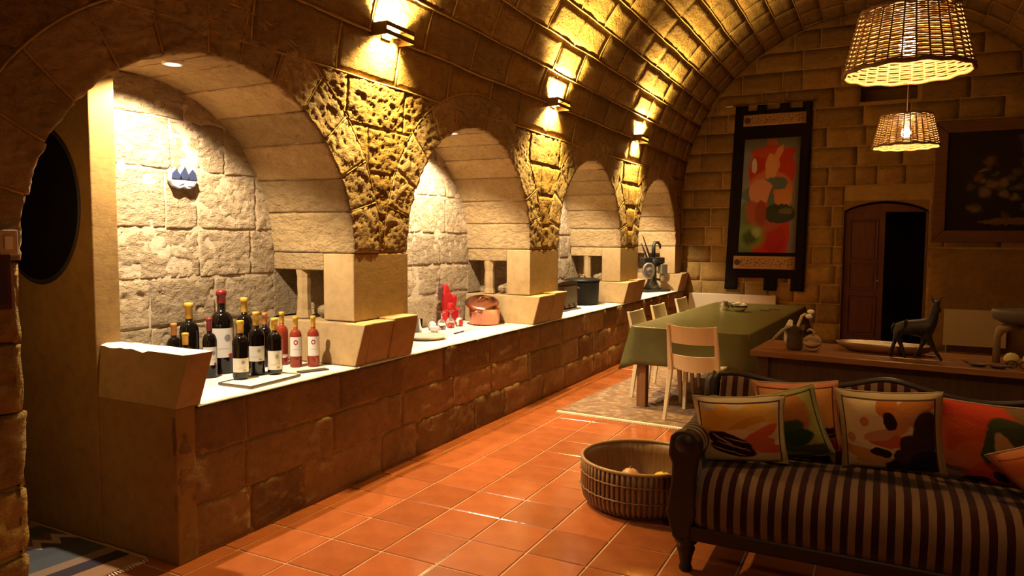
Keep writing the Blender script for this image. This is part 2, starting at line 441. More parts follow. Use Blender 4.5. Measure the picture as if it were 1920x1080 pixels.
# pointing: the mortar stands proud of the vault stones in thin ridges
mb = MB(); s = S0
while s < SE-2.2:
    pts = []
    for j in range(0, 61):
        y = .8+(YF-.8)*j/60; wv = .012*noise.noise(Vector((y*2, s*7, 1)))
        pts.append(prof(s+wv, y, -.004+.004*noise.noise(Vector((y*5, s, 5)))))
    if s > S0+.1: mb.tube(pts, .0085, 5)
    s += DS
for s, y, b, dd, v_ in near:
    if y > .9: mb.tube([prof(s+DS*q, y+.008*noise.noise(Vector((q*3, y, s))), -.005) for q in (0, .33, .66, 1)], .0085, 5)
o = mb.obj('pointing_ridges', 'mortar', ce, smooth=True, fixn=False); o['kind'] = 'stuff'

# ------------------------------------------------------------------ niche backs, piers, mangers
def pl_x(x0, sgn=1):
    return lambda u, v, h: Vector((x0+sgn*h, v, u))
def niche_back(y0, y1, zs, verts_j):
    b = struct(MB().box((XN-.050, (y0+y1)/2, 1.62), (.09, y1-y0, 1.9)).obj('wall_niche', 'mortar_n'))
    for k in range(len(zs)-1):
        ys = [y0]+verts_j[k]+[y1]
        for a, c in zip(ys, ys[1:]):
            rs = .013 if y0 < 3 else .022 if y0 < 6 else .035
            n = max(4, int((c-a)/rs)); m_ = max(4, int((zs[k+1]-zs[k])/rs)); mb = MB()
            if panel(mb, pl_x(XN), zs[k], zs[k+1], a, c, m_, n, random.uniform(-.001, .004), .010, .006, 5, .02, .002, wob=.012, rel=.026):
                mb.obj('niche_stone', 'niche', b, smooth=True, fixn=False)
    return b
ZN = [.77, 1.07, 1.35, 1.65, 2.0, 2.3, 2.55]
niche_back(2.40, YC[0]+RA+.02, ZN, [[2.75, 3.25], [2.74, 3.2], [2.52, 3.09, 3.5], [2.86, 3.08, 3.55], [2.9, 3.3], [3.0]])
for n_, yc in enumerate(YC[1:]):
    rj = lambda: sorted([yc+random.uniform(-.75, -.4), yc+random.uniform(-.1, .2), yc+random.uniform(.45, .7)])
    niche_back(yc-RA-.02, yc+RA+.02, ZN, [rj() for _ in range(6)])

# piers between niches below the springing: smooth dressed block, hitching hole behind it
ZB = 1.05
edges = [(YC[i]+RA, YC[i+1]-RA) for i in range(3)]+[(YC[3]+RA, YF)]
pier_names = ['first', 'second', 'third', 'fourth']
for i, (a, b) in enumerate(edges):
    p = struct(MB().box(((XW-.26+XW)/2, (a+b)/2, (ZB+ZA)/2), (.26, b-a, ZA-ZB-.004)).obj('wall_pier', 'block', bevel=.008))
    MB().box(((XW-.26+XN)/2, (a+b)/2, (1.385+ZA)/2), (XW-.26-XN, b-a, ZA-1.385)).obj('lintel', 'vouss', p, bevel=.008)
    MB().box(((XW-.26+XN)/2, (a+.26+b)/2, (ZB+1.385)/2), (XW-.26-XN, b-a-.26, 1.385-ZB)).obj('hole_back', 'niche', p)
    MB().box((XN-.02, (a+b)/2, 1.22), (.05, b-a, .33)).obj('hole_side', 'niche', p)
    mb = MB()                                    # small hitching post standing in the hole
    for j in range(7):
        z = ZB+.002+.335*j/6; w_ = .045+.006*nz((i, j, 1), 1.7)+(.01 if j in (0, 6) else 0)
        for k in range(8): t = 2*PI*k/8+PI/8; mb.v.append(Vector((-3.555+w_*1.15*math.cos(t), a+.055+w_*math.sin(t), z)))
    mb.f = [(j*8+k, j*8+(k+1) % 8, j*8+8+(k+1) % 8, j*8+8+k) for j in range(6) for k in range(8)]
    mb.obj('hitching_post', 'block', p)
    mb = MB()
    for q in range(3): mb.ball((-3.42+.035*q-.03, a+.14+.03*q, ZB+.045), .05, 7, 5, (1, 1, .9+.3*q))
    mb.obj('rubble', 'niche', p)
# near-left pier beside the passage, floor to springing
p = struct(MB().box((XW-.36, 1.30, ZA/2), (.66, .70, ZA)).obj('wall_pier', 'mortar'))
zz = [0, .3, .58, .88, 1.17, ZA]
for k in range(5):
    mb = MB(); panel(mb, pl_x(XW-.02), zz[k], zz[k+1], .95, 1.655, 18, 40, .02, .012, .010, 8, .03, .006, wob=.025, rel=.02)
    mb.obj('pier_stone', 'stone', p, smooth=True, fixn=False)
    mb = MB(); panel(mb, lambda u, v, h: Vector((v, 1.645+h, u)), zz[k], zz[k+1], XN, XW+.0, 6, 8, .012, .012, .012, 8, .02, .01)
    mb.obj('pier_stone', 'stone', p, smooth=True, fixn=False)
# the passage cut through the first niche
o = struct(MB().box((-4.58, 2.35, 1.215), (2.0, .14, 2.43)).obj('wall_passage', 'plaster', bevel=.006))
struct(MB().box((-4.65, 1.5, 1.3), (1.75, .28, 2.6)).obj('wall_passage', 'plaster'))
struct(MB().box((-5.5, 1.97, 1.3), (.1, .9, 2.6)).obj('wall_passage', 'plaster'))
struct(MB().box((-4.65, 1.97, 2.58), (1.75, .9, .12)).obj('wall_passage', 'plaster'))
struct(MB().box((-3.285, 2.34, ZL/2), (.59, .11, ZL)).obj('wall_manger_end', 'plaster', bevel=.006))

# manger front: rubble wall with real stones
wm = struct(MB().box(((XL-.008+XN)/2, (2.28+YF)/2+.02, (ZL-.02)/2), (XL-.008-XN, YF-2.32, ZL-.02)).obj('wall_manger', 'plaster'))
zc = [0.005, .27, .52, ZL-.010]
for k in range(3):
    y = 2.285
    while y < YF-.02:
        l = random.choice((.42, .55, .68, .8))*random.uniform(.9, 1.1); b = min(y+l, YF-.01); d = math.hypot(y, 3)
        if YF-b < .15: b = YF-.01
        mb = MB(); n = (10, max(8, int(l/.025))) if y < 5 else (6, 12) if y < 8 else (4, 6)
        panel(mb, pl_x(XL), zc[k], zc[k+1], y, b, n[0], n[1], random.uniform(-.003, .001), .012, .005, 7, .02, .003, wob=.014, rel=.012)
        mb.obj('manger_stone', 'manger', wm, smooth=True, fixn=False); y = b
# the pale ledge on top, one slab after another
lg = struct(MB().box(((XL+XN)/2, (2.36+YF)/2, ZL-.013), (XL-XN-.03, YF-2.37, .012)).obj('trim_ledge', 'mortar'))
for a, b in ((2.41, 3.63), (3.63, 5.2), (5.2, 6.2), (6.2, 7.6), (7.6, 9.0), (9.0, 10.6), (10.6, YF)):
    mb = MB(); n = int((b-a)/.06)
    panel(mb, lambda u, v, h: Vector((u, v, ZL+h)), XN, XL+.006, a, b, 10, n, 0, .004, .0015, 6, .012, .003, wob=.012)
    mb.obj('ledge_slab', 'ledge', lg, smooth=True, fixn=False)
# dividers of the mangers
def divider(y0, y1, label, back=-.775, lean=.06):
    t = thing('manger_divider', label, 'stone block', (XL, y0, ZL), group='stone dividers on the manger ledge')
    W = y1-y0; H = ZB-ZL-.001; xf_ = XW-XL
    def blk(nm, xb, a, b, hh, f0, sp=0.):
        MB().hexa([(xb, a, 0), (f0, a, 0), (f0, b, 0), (xb, b, 0), (xb, a+sp, hh), (f0+lean, a+sp, hh), (f0+lean, b, hh), (xb, b, hh)]).obj(nm, 'block', t, bevel=.008)
    blk('side_slab', back, 0, .10, H-.002, 0, .03)
    blk('block', xf_-.001, .104, W*.55, H, -.004)
    blk('block', xf_-.001, W*.55+.005, W, H+.012, 0)
    MB().box(((back+xf_)/2-.002, (.104+W)/2, H/2-.001), (xf_-back-.006, W-.104, H-.004)).obj('core', 'block', t)
    return t
tag_ = ['stone divider between the bottle niche and the copper pot niche', 'stone divider between the copper pot niche and the dark box niche',
        'stone divider between the dark box niche and the farthest niche']
for i in range(3):
    a, b = edges[i]; divider(a-.09, b-.07, tag_[i])
divider(edges[3][0]-.09, YF-.02, 'stone divider at the far end of the manger ledge')
# the near end block, its top worn
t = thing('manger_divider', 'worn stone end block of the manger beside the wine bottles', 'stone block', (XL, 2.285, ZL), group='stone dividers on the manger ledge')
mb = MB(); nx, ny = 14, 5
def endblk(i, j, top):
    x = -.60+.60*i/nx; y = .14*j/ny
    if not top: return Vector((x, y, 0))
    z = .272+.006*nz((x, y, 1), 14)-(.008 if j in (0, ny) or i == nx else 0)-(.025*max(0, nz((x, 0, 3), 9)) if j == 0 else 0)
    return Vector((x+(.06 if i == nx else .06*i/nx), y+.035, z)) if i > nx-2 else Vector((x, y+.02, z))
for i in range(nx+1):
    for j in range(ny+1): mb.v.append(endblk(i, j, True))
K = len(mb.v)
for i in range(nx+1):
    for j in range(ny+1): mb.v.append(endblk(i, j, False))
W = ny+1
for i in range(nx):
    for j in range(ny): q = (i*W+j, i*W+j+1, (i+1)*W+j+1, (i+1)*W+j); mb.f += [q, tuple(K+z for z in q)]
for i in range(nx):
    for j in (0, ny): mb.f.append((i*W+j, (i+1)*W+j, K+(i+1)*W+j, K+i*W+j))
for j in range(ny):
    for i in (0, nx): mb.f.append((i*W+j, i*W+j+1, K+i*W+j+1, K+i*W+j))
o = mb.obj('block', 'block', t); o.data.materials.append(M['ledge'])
for pl in o.data.polygons:                    # worn top; strong spotlight on it is put into a paler colour
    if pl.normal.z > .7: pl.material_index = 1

# ------------------------------------------------------------------ far wall with door, slot; other walls
DX0, DX1, DZ, DA = -.555, .59, 2.07, 2.22
def in_hole(x, z):
    return (DX0-.02 < x < DX1+.02 and z < DA+.02) or (-.40 < x < .38 and 3.70 < z < 3.97)
mb = MB()
for (a, b, c, d) in ((-3.2, DX0, -.0, 5.2), (DX1, 2.6, 0, 5.2), (DX0, DX1, DA+.01, 3.72), (DX0, -.39, 3.72, 3.95), (.37, DX1, 3.72, 3.95), (DX0, DX1, 3.95, 5.2)):
    mb.box(((a+b)/2, YF+.058, (c+d)/2), (b-a, .1, d-c))
wf = struct(mb.obj('wall_far', 'mortar'))
n = 14
arc = [(DX1-(DX1-DX0)*i/n, YF+.01, DZ+(DA-DZ)*math.sin(PI*i/n)**.75) for i in range(n+1)]
mb = MB().prism([(DX0, YF+.01, DA+.02), (DX1, YF+.01, DA+.02)]+arc, (0, 0, 0), (0, .28, 0)); mb.obj('door_arch', 'plaster', wf)
mb = MB()
for x in (DX0-.03, DX1+.03): mb.box((x, YF+.15, DA/2), (.06, .28, DA))
mb.obj('door_jamb', 'plaster', wf)
mb = MB().box((0, YF+1.6, 1.2), (2, .05, 2.4)); mb.box((-1, YF+.9, 1.2), (.05, 1.5, 2.4)); mb.box((1, YF+.9, 1.2), (.05, 1.5, 2.4)); mb.box((0, YF+.9, 2.42), (2, 1.5, .05)); mb.box((0, YF+.9, -.02), (2, 1.6, .03))
mb.obj('room_beyond', plain('dark_room', (.05, .035, .02), .9), wf)
mb = MB().box((-.01, YF+.35, 3.84), (.8, .04, .3)); mb.box((-.01, YF+.2, 3.70), (.8, .3, .03)); mb.box((-.01, YF+.2, 3.965), (.8, .3, .03)); mb.box((-.405, YF+.2, 3.84), (.03, .3, .3)); mb.box((.385, YF+.2, 3.84), (.03, .3, .3))
mb.obj('slot_lining', 'plaster', wf)
def far_snap(u, v):           # u = z, v = x ; keep stones under the vault
    dx, dz = v-XC, u-ZS
    if dz > 0:
        r = math.hypot(dx, dz)
        if r > RV-.005: k_ = (RV-.005)/r; return ZS+dz*k_, XC+dx*k_, True
    elif v < XW+.005: return u, XW+.005, True
    return u, v, False
z = .0; row = 0; cnt = 0
hs_ = [.30, .32, .30, .31, .29, .31, .32, .31, .30, .30, .31, .30, .31, .31, .30, .31, .3]
for hh in hs_:
    x = -3.07-random.random()*.4
    while x < 2.4:
        l = random.choice((.38, .55, .62, .7, .3)); a, b = max(x, -3.07), min(x+l, 2.45); x += l
        if b-a < .08: continue
        if a > .55 and z < 1.5: continue                        # plastered lower right
        # cut around door and slot
        segs = [(a, b)]
        for (hx0, hx1, hz0, hz1) in ((DX0, DX1, -1, DA), (-.39, .37, 3.72, 3.95)):
            if z < hz1-.02 and z+hh > hz0+.02:
                o2 = []
                for p0, p1 in segs:
                    if p1 <= hx0 or p0 >= hx1: o2.append((p0, p1)); continue
                    if p0 < hx0: o2.append((p0, hx0))
                    if p1 > hx1: o2.append((hx1, p1))
                segs = o2
        for p0, p1 in segs:
            if p1-p0 < .06 or not in_view([(p0, YF, z), (p1, YF, z+hh)], 5): continue
            mb = MB()
            if panel(mb, lambda u, v, h: Vector((v, YF-h, u)), z, z+hh, p0, p1, 3, 5, random.uniform(-.001, .002), .018, .003, 8, .02, .003, far_snap, wob=.007):
                mb.obj('wall_stone', 'stone_far', wf, smooth=True, fixn=False); cnt += 1
    z += hh
mb = MB(); panel(mb, lambda u, v, h: Vector((v, YF-h, u)), 0, 1.5, .62, 2.44, 8, 8, .004, .0, .004, 3, .02, .002); mb.obj('plaster_patch', 'plaster', wf, smooth=True, fixn=False)
struct(MB().box((XR+.05, (YB+YF)/2, 1.15), (.1, YF-YB, 2.3)).obj('wall_right', M['dark_wall']))
mb = MB().box((-.3, YB-.05, 2.5), (6, .1, 5.2)); struct(mb.obj('wall_back', M['dark_wall']))

# ------------------------------------------------------------------ niche spotlights and wall lamps
M['bulb_n'] = plain('lit_spot', (1, 1, 1), .5, emis=(1, .93, .8), es=30)
M['white_trim'] = plain('white_enamel', (.8, .78, .72), .4)
names = ['bottle', 'copper pot', 'dark box', 'farthest']
for i, yc in enumerate(YC):
    y = 2.58 if i == 0 else yc; x = -3.33
    zt = ZA+math.sqrt(RA**2-(y-yc)**2)
    t = thing('recessed_spotlight', 'small recessed spotlight in the arch over the %s niche' % names[i], 'spotlight', (x, y, zt-.012), group='spotlights in the niches')
    MB().lathe([(.052, .02), (.052, -.004), (.040, -.006), (.038, .01)], 20, cap=False).obj('trim_ring', 'white_trim', t, smooth=True)
    MB().lathe([(.001, .004), (.037, .004)], 20, cap=False).obj('lens', 'bulb_n', t)
    ld = bpy.data.lights.new('niche_spot', 'SPOT'); ld.energy = NICHE_W*6; ld.color = NICHE_C; ld.spot_size = math.radians(128); ld.spot_blend = .4; ld.shadow_soft_size = .02
    lo = bpy.data.objects.new('niche_spot', ld); COL.objects.link(lo); lo.location = (0, 0, -.012); lo.rotation_euler = (0, math.radians(14), 0); lo.parent = t

M['lamp_metal'] = plain('bronze_lamp_metal', (.20, .12, .04), .45, metal=.6)
M['halogen'] = plain('lit_halogen', (1, 1, 1), .5, emis=WALL_C, es=WALL_E)
def wall_lamp(y, label):
    z = 2.95; s = ZS+math.asin((z-ZS)/RV)*RV; p = prof(s, y); D, Wd, H = .12, .15, .042
    t = thing('wall_lamp', label, 'wall lamp', p, group='up-down lamps on the left wall')
    mb = MB()
    for yy in (-Wd, Wd): mb.box((D/2-.01, yy, 0), (D+.02, .004, 2*H))
    mb.box((D, 0, H-.015), (.004, 2*Wd+.004, .03)); mb.box((D, 0, -H+.015), (.004, 2*Wd+.004, .03))
    mb.obj('band', 'lamp_metal', t)
    MB().box((-.01, 0, 0), (.03, .10, .06)).obj('back_plate', 'lamp_metal', t)
    mb = MB().tube([(.038, -.06, 0), (.038, .06, 0)], .008, 8); mb.obj('lamp_tube', 'halogen', t)
    for up in (1, -1):                        # the up and the down beam of the same lamp
      for dy in (-.085, 0, .085):
        ld = bpy.data.lights.new('lamp_beam', 'SPOT'); ld.energy = WALL_W if up > 0 else WALL_W*.52; ld.color = WALL_C; ld.spot_size = math.radians(114); ld.spot_blend = .65; ld.shadow_soft_size = .012
        lo = bpy.data.objects.new('lamp_beam', ld); COL.objects.link(lo); lo.parent = t; lo.location = (.036, dy, .014*up)
        lo.rotation_euler = (0, math.radians(5), 0) if up < 0 else (0, PI-math.radians(4), 0)
    for yy in (-.066, .066): MB().box((.03, yy, 0), (.06, .01, .02)).obj('socket', 'lamp_metal', t)
wall_lamp(3.95, 'bronze band wall lamp nearest the camera, between bottle and copper pot niches')
wall_lamp(6.68, 'middle bronze band wall lamp, between copper pot and dark box niches')
wall_lamp(9.41, 'farthest bronze band wall lamp, beside the last niche')

# ------------------------------------------------------------------ pendants
M['wicker'] = wood('dark_wicker', (.32, .19, .07), (.16, .08, .03), 2, 20, .6)
M['pend_bulb'] = plain('lit_bulb', (1, 1, 1), .5, emis=PEND_C, es=PEND_E)
M['cord'] = plain('pale_cord', (.45, .36, .24), .7)
def make_pendant():
    t = thing('wicker_pendant', '', 'pendant lamp')
    R0, R1, H = .262, .20, .265; nst = 30; nr = 27
    mb = MB(); npts = nst*4
    for k in range(nr):
        q = (k+.5)/nr; R = R0+(R1-R0)*q; ph = PI*(k % 2)
        pts = []
        for i in range(npts):
            a = 2*PI*i/npts; rr = R+.0045*math.sin(a*nst/2+ph); pts.append((rr*math.cos(a), rr*math.sin(a), H*q+.0015*noise.noise(Vector((i*.3, k, 0)))))
        mb.tube(pts, .0042, 5, closed=True)
    o = mb.obj('weave', 'wicker', t, smooth=True, fixn=False); o['kind'] = 'stuff'
    st = None
    for i in range(nst):
        a = 2*PI*i/nst
        if st is None: st = MB().tube([(R0, 0, 0), (R1, 0, H)], .0045, 5).obj('stake', 'wicker', t); o = st
        else: o = st.copy(); COL.objects.link(o)
        o.rotation_euler = (0, 0, a)
    for R, z in ((R0, 0), (R1, H)):
        MB().tube([((R+.004*math.sin(9*b))*math.cos(b), (R+.004*math.sin(9*b))*math.sin(b), z+.003*math.sin(13*b)) for b in [2*PI*i/72 for i in range(72)]], .010, 6, closed=True).obj('rim', 'wicker', t, smooth=True)
    mb = MB()
    for a in (0, 2.09, 4.19): mb.tube([(R1*math.cos(a), R1*math.sin(a), H), (0, 0, H-.01)], .003, 5)
    mb.obj('spider', 'lamp_metal', t)
    MB().lathe([(.018, .17), (.02, .20), (.02, .26), (.012, .27)], 12).obj('lamp_holder', 'white_trim', t, smooth=True)
    MB().ball((0, 0, .12), .038, 14, 10, (1, 1, 1.25)).obj('bulb', 'pend_bulb', t, smooth=True)
    MB().tube([(0, 0, .26), (0, 0, 2.74)], .004, 6).obj('cord', 'cord', t)
    return t
pd = make_pendant(); pd['group'] = 'wicker pendant lamps'
pd.scale = (.92,)*3; pd.location = (.062, 3.46, 2.305); pd['label'] = 'large near wicker pendant shade hanging above the sofa'
p2 = copy_tree(pd); p2.location = (.125, 6.30, 2.325); p2['label'] = 'smaller-looking far wicker pendant shade hanging beside the framed picture'; p2.scale = (.88, .88, .88)
p3 = copy_tree(pd); p3.location = (.04, .62, 2.305); p3['label'] = 'added wicker pendant shade out of view in front of the sofa, lighting the cushions'  # invented pendant, unseen; continues the row to light the cushions from the front

# ------------------------------------------------------------------ things on the end wall
# door: one leaf shut, one open into the dark
M['door'] = wood('red_brown_door_wood', (.13, .032, .014), (.08, .018, .008), 2, 6, .5)
def leaf(name, x0, x1, parent=None):
    d = MB().box(((x1-x0)/2, 0, 1.03), (x1-x0, .045, 2.04)).obj(name, 'door', parent, bevel=.004)
    w_ = x1-x0
    for z0, z1 in ((.15, .75), (.85, 1.25), (1.33, 1.92)):
        mb = MB(); a, b = .1, w_-.1
        for (c, e) in (((a, z0), (b, z0)), ((a, z1), (b, z1)), ((a, z0), (a, z1)), ((b, z0), (b, z1))): mb.tube([(c[0], -.024, c[1]), (e[0], -.024, e[1])], .014, 6)
        mb.box(((a+b)/2, -.024, (z0+z1)/2), (b-a-.08, .02, z1-z0-.08))
        mb.obj('door_panel', 'door', d, bevel=.003)
    return d
d1 = leaf('door_1', DX0, .022); d1.location = (DX0, YF+.10, .005); d1['kind'] = 'structure'
MB().prism([(0, 0, 2.05)]+[(DX1-.03-DX0-(DX1-DX0-.03)*i/8-.55*0, 0, 2.05+.13*math.sin(PI*i/8)**.8) for i in range(0, 9)], (0, -.02, 0), (0, .02, 0)).obj('transom', 'door', d1)
d2 = leaf('door_2', .03, DX1-.01); d2.location = (DX1-.01, YF+.13, .005); d2.rotation_euler = (0, 0, math.radians(80)); d2['kind'] = 'structure'
MB().ball((.5, -.06, 1.0), .022, 10, 8).obj('door_knob', plain('brass', (.5, .33, .1), .3, metal=1), d1, smooth=True)

# banner
blk = (.012, .008, .008)
M['banner'] = plain('black_banner_cloth', blk, .95, spec=.1, bumpd=.004, bscale=30)
t = thing('wall_banner', 'tall black cloth banner with a red painted urn hanging on the end wall', 'banner', (-1.62, YF-.03, .80))
def bx_(u, v):   # u 0..1 across, v 0..1 up ; the cloth hangs a little askew
    x = -.60-.11*(1-v)+(1.165+.07*(1-v))*u; zz_ = 3.0*v; return Vector((x, -.006*math.sin(u*7+v*3)-.01, zz_))
mb = MB(); nu, nv = 24, 60; cells = set()
for i in range(nu):
    for j in range(nv):
        u, v = (i+.5)/nu, (j+.5)/nv
        if v < .075 and (.17 < u < .50 or .68 < u < .84) and not (.42 < u < .50 and False): continue
        if v > .962 and (.17 < u < .30 or .43 < u < .58 or .72 < u < .86): continue
        cells.add((i, j))
for i in range(nu+1):
    for j in range(nv+1): mb.v.append(bx_(i/nu, j/nv))
mb.f = [(i*(nv+1)+j, (i+1)*(nv+1)+j, (i+1)*(nv+1)+j+1, i*(nv+1)+j+1) for i, j in cells]
o = mb.obj('cloth', 'banner', t, smooth=True, fixn=False); sm = o.modifiers.new('thick', 'SOLIDIFY'); sm.thickness = .008; sm.offset = -1
def sheet(u0, u1, v0, v1, name, mat, parent, off=.012, n=8):
    mb = MB(); mb.uv = []
    for i in range(n+1):
        for j in range(n+1):
            mb.v.append(bx_(u0+(u1-u0)*i/n, v0+(v1-v0)*j/n)+Vector((0, -off, 0))); mb.uv.append((i/n, j/n))
    mb.f = [(i*(n+1)+j, (i+1)*(n+1)+j, (i+1)*(n+1)+j+1, i*(n+1)+j+1) for i in range(n) for j in range(n)]
    o = mb.obj(name, mat, parent, smooth=True, fixn=False); sm = o.modifiers.new('thick', 'SOLIDIFY'); sm.thickness = .004; sm.offset = -1; return o
red, org, skin, teal, dgr, lgr, gry = (.42, .035, .012), (.55, .13, .03), (.55, .22, .08), (.09, .13, .10), (.035, .04, .02), (.16, .22, .05), (.20, .20, .18)
M['urn'] = painted('painted_urn_print', gry, [
    (.12, .12, .22, .34, 0, (.10, .13, .04)), (.55, .16, .34, .30, 0, red), (.62, .12, .2, .12, 0, (.34, .02, .01)),
    (.5, .93, .10, .10, 0, (.50, .16, .07)), (.52, .72, .42, .22, 0, red), (.52, .88, .40, .05, 0, (.45, .06, .02)), (.50, .55, .40, .17, 0, (.5, .15, .05)), (.45, .40, .36, .22, 0, (.32, .08, .03)),
    (.58, .78, .20, .07, .9, (.6, .25, .09)), (.5, .74, .10, .13, .2, (.62, .28, .10)), (.20, .76, .05, .06, 0, (.6, .5, .4)), (.78, .84, .14, .06, .3, red),
    (.40, .56, .42, .085, .15, teal), (.34, .54, .22, .105, 0, (.55, .24, .12)), (.62, .52, .17, .09, .6, teal), (.62, .53, .06, .035, 0, org), (.74, .48, .16, .08, 0, (.5, .2, .06)),
    (.68, .34, .28, .085, 0, dgr), (.80, .36, .12, .03, 0, (.12, .11, .04)), (.36, .34, .10, .12, 0, (.25, .05, .02)),
    (.20, .14, .24, .105, 0, lgr, .3), (.18, .13, .14, .065, 0, (.05, .07, .02), .35), (.30, .18, .08, .04, 0, (.28, .34, .10), .4)], wob=.05, wscale=14, cloth=False, rough=.7)
sheet(.155, .875, .205, .815, 'painted_panel', 'urn', t)
def glyphs(n):
    m, nt, b = newmat(n); co = coord(nt, 'UV')
    v = tex(nt, mapped(nt, co, (26, 5, 1)), 'Voronoi', 1.); nn = tex(nt, mapped(nt, co, (40, 9, 1)), 'Noise', 1., 3)
    sx = nt.nodes.new('ShaderNodeSeparateXYZ'); nt.links.new(co, sx.inputs[0])
    row = math_(nt, 'LESS_THAN', math_(nt, 'ABSOLUTE', math_(nt, 'SUBTRACT', sx.outputs[1], .5)), .34)
    col_ = math_(nt, 'LESS_THAN', math_(nt, 'ABSOLUTE', math_(nt, 'SUBTRACT', sx.outputs[0], .53)), .42)
    f = math_(nt, 'MULTIPLY', math_(nt, 'GREATER_THAN', nn, .55), math_(nt, 'MULTIPLY', row, col_))
    c = mixc(nt, f, (.42, .24, .09), (.09, .04, .015)); nt.links.new(c, b.inputs['Base Color']); b.inputs['Roughness'].default_value = .8; return m
M['glyph'] = glyphs('faded_lettered_band')
for v0, v1, a, b in ((.885, .965-.02, .12, .93), (.115, .185, .10, .88)):
    g = sheet(a, b, v0, v1, 'lettered_band', 'glyph', t)
    cu = bx_(a+.05, (v0+v1)/2); MB().lathe([(.001, 0), (.045, 0), (.05, .006)], 14, cap=False).xf(Matrix.Rotation(PI/2, 4, 'X')).obj('emblem', plain('dark_emblem', (.07, .04, .03), .8), g, loc=cu+Vector((0, -.016, 0)))
mb = MB().tube([(-.72, -.02, 2.995), (.62, -.02, 2.995)], .011, 8); r_ = mb.obj('hanging_rod', 'lamp_metal', t, smooth=True)
MB().tube([(-.76, -.02, 2.995), (-.64, -.02, 2.995)], .014, 8).obj('rod_tip', plain('white_rod_tip', (.85, .83, .78), .3), r_, smooth=True)

# framed flower picture
t = thing('framed_picture', 'large dark still life of flowers in a wide brown frame', 'picture', (1.55, YF-.03, 1.60))
M['frame'] = wood('brown_frame_wood', (.16, .06, .022), (.10, .035, .014), 0, 5, .5)
PW, PH = .93, 1.745
for sgn in (-1, 1):
    mb = MB().prism([(sgn*PW, -.0, 0), (sgn*(PW-.17), 0, .17), (sgn*(PW-.17), 0, PH-.17), (sgn*PW, 0, PH)], (0, -.05, 0), (0, .03, 0)); mb.obj('frame_side', 'frame', t, bevel=.012)
for a, b in ((0, .17), (PH, PH-.17)):
    mb = MB().prism([(-PW, 0, a), (PW, 0, a), (PW-.17, 0, b), (-PW+.17, 0, b)], (0, -.05, 0), (0, .03, 0)); mb.obj('frame_rail', 'frame', t, bevel=.012)
bl = []
random.seed(11)
for i in range(44):
    u, v = random.gauss(.56, .17), random.gauss(.42, .16)
    c = random.choice([(.12, .06, .025), (.15, .075, .035), (.08, .045, .02), (.13, .09, .03), (.06, .055, .025), (.16, .10, .06)])
    bl.append((min(.95, max(.08, u)), min(.92, max(.12, v)), random.uniform(.025, .055), random.uniform(.02, .045), random.random()*3, c, .4))
for i in range(10): bl.append((.62+.1*random.random()-.1*i*.02, .6+.035*i, .05, .03, i, (.07, .05, .025), .5))
bl.append((.62, .10, .36, .035, 0, (.13, .07, .03)))
M['still'] = painted('dark_flower_painting', (.018, .011, .008), bl, wob=.08, wscale=18, cloth=False, rough=.45)
mb = MB(); mb.v = [Vector(p) for p in ((-PW+.16, -.01, .16), (PW-.16, -.01, .16), (PW-.16, -.01, PH-.16), (-PW+.16, -.01, PH-.16))]; mb.f = [(0, 1, 2, 3)]; mb.uv = [(0, 0), (1, 0), (1, 1), (0, 1)]
o = mb.obj('canvas', 'still', t, fixn=False); sm = o.modifiers.new('thick', 'SOLIDIFY'); sm.thickness = .015; sm.offset = -1

# radiators
M['radiator'] = plain('cream_radiator_paint', (.60, .50, .33), .45)
def radiator(x0, x1, z0, z1, label):
    t = thing('radiator', label, 'radiator', ((x0+x1)/2, YF-.03, z0), group='cream panel radiators')
    w_, h_ = x1-x0, z1-z0
    MB().box((0, -.07, h_/2), (w_, .035, h_)).obj('front_panel', 'radiator', t, bevel=.008)
    MB().box((0, -.025, h_/2), (w_*.98, .02, h_*.95)).obj('rear_panel', 'radiator', t)
    MB().box((0, -.045, h_-.008), (w_, .08, .016)).obj('top_grille', 'radiator', t, bevel=.003)
    mb = MB()
    for s_ in (-1, 1): mb.box((s_*w_*.35, .0, h_*.6), (.03, .04, h_*.3))
    mb.obj('wall_bracket', 'lamp_metal', t)
    mb = MB().tube([(-w_/2+.04, -.05, .02), (-w_/2+.04, -.05, -z0+.0)], .009, 6); mb.obj('pipe', 'radiator', t)
radiator(-2.90, -1.50, .14, .72, 'low cream radiator under the banner behind the dining table')
radiator(.83, 1.60, .10, .63, 'cream radiator on the end wall right of the door')

# ------------------------------------------------------------------ oval mirror in passage, switch and plaque on the near pier
t = thing('oval_disc', 'large black oval disc on the plain wall of the narrow passage', 'mirror', (-4.04, 2.279, 1.77))
MB().lathe([(.40, 0), (.415, .008), (.43, 0), (.43, -.02), (.40, -.02)], 48, sx=.87, sy=1., cap=False).xf(Matrix.Rotation(PI/2, 4, 'X')).obj('rim', plain('dark_rim', (.03, .02, .015), .5), t, smooth=True)
MB().lathe([(.001, .003), (.405, .003)], 48, sx=.87, cap=False).xf(Matrix.Rotation(PI/2, 4, 'X')).obj('dark_face', plain('black_glass', (.006, .004, .004), .35, spec=.3), t)
t = thing('light_switch', 'beige light switch on the near stone pier', 'switch', (XW+.012, 1.60, 1.575))
MB().box((.008, 0, 0), (.016, .075, .10)).obj('plate', plain('beige_plastic', (.55, .45, .3), .4), t, bevel=.004); MB().box((.018, 0, 0), (.008, .03, .05)).obj('rocker', 'white_trim', t, bevel=.002)
t = thing('dark_plaque', 'dark red wooden plaque under the switch on the near pier', 'plaque', (XW+.012, 1.545, 1.42))
MB().box((.012, 0, 0), (.024, .12, .215)).obj('board', plain('dark_red_wood', (.06, .012, .008), .5), t, bevel=.004); MB().box((.026, 0, 0), (.006, .08, .17)).obj('inset', plain('darker_inset', (.03, .008, .006), .5), t)

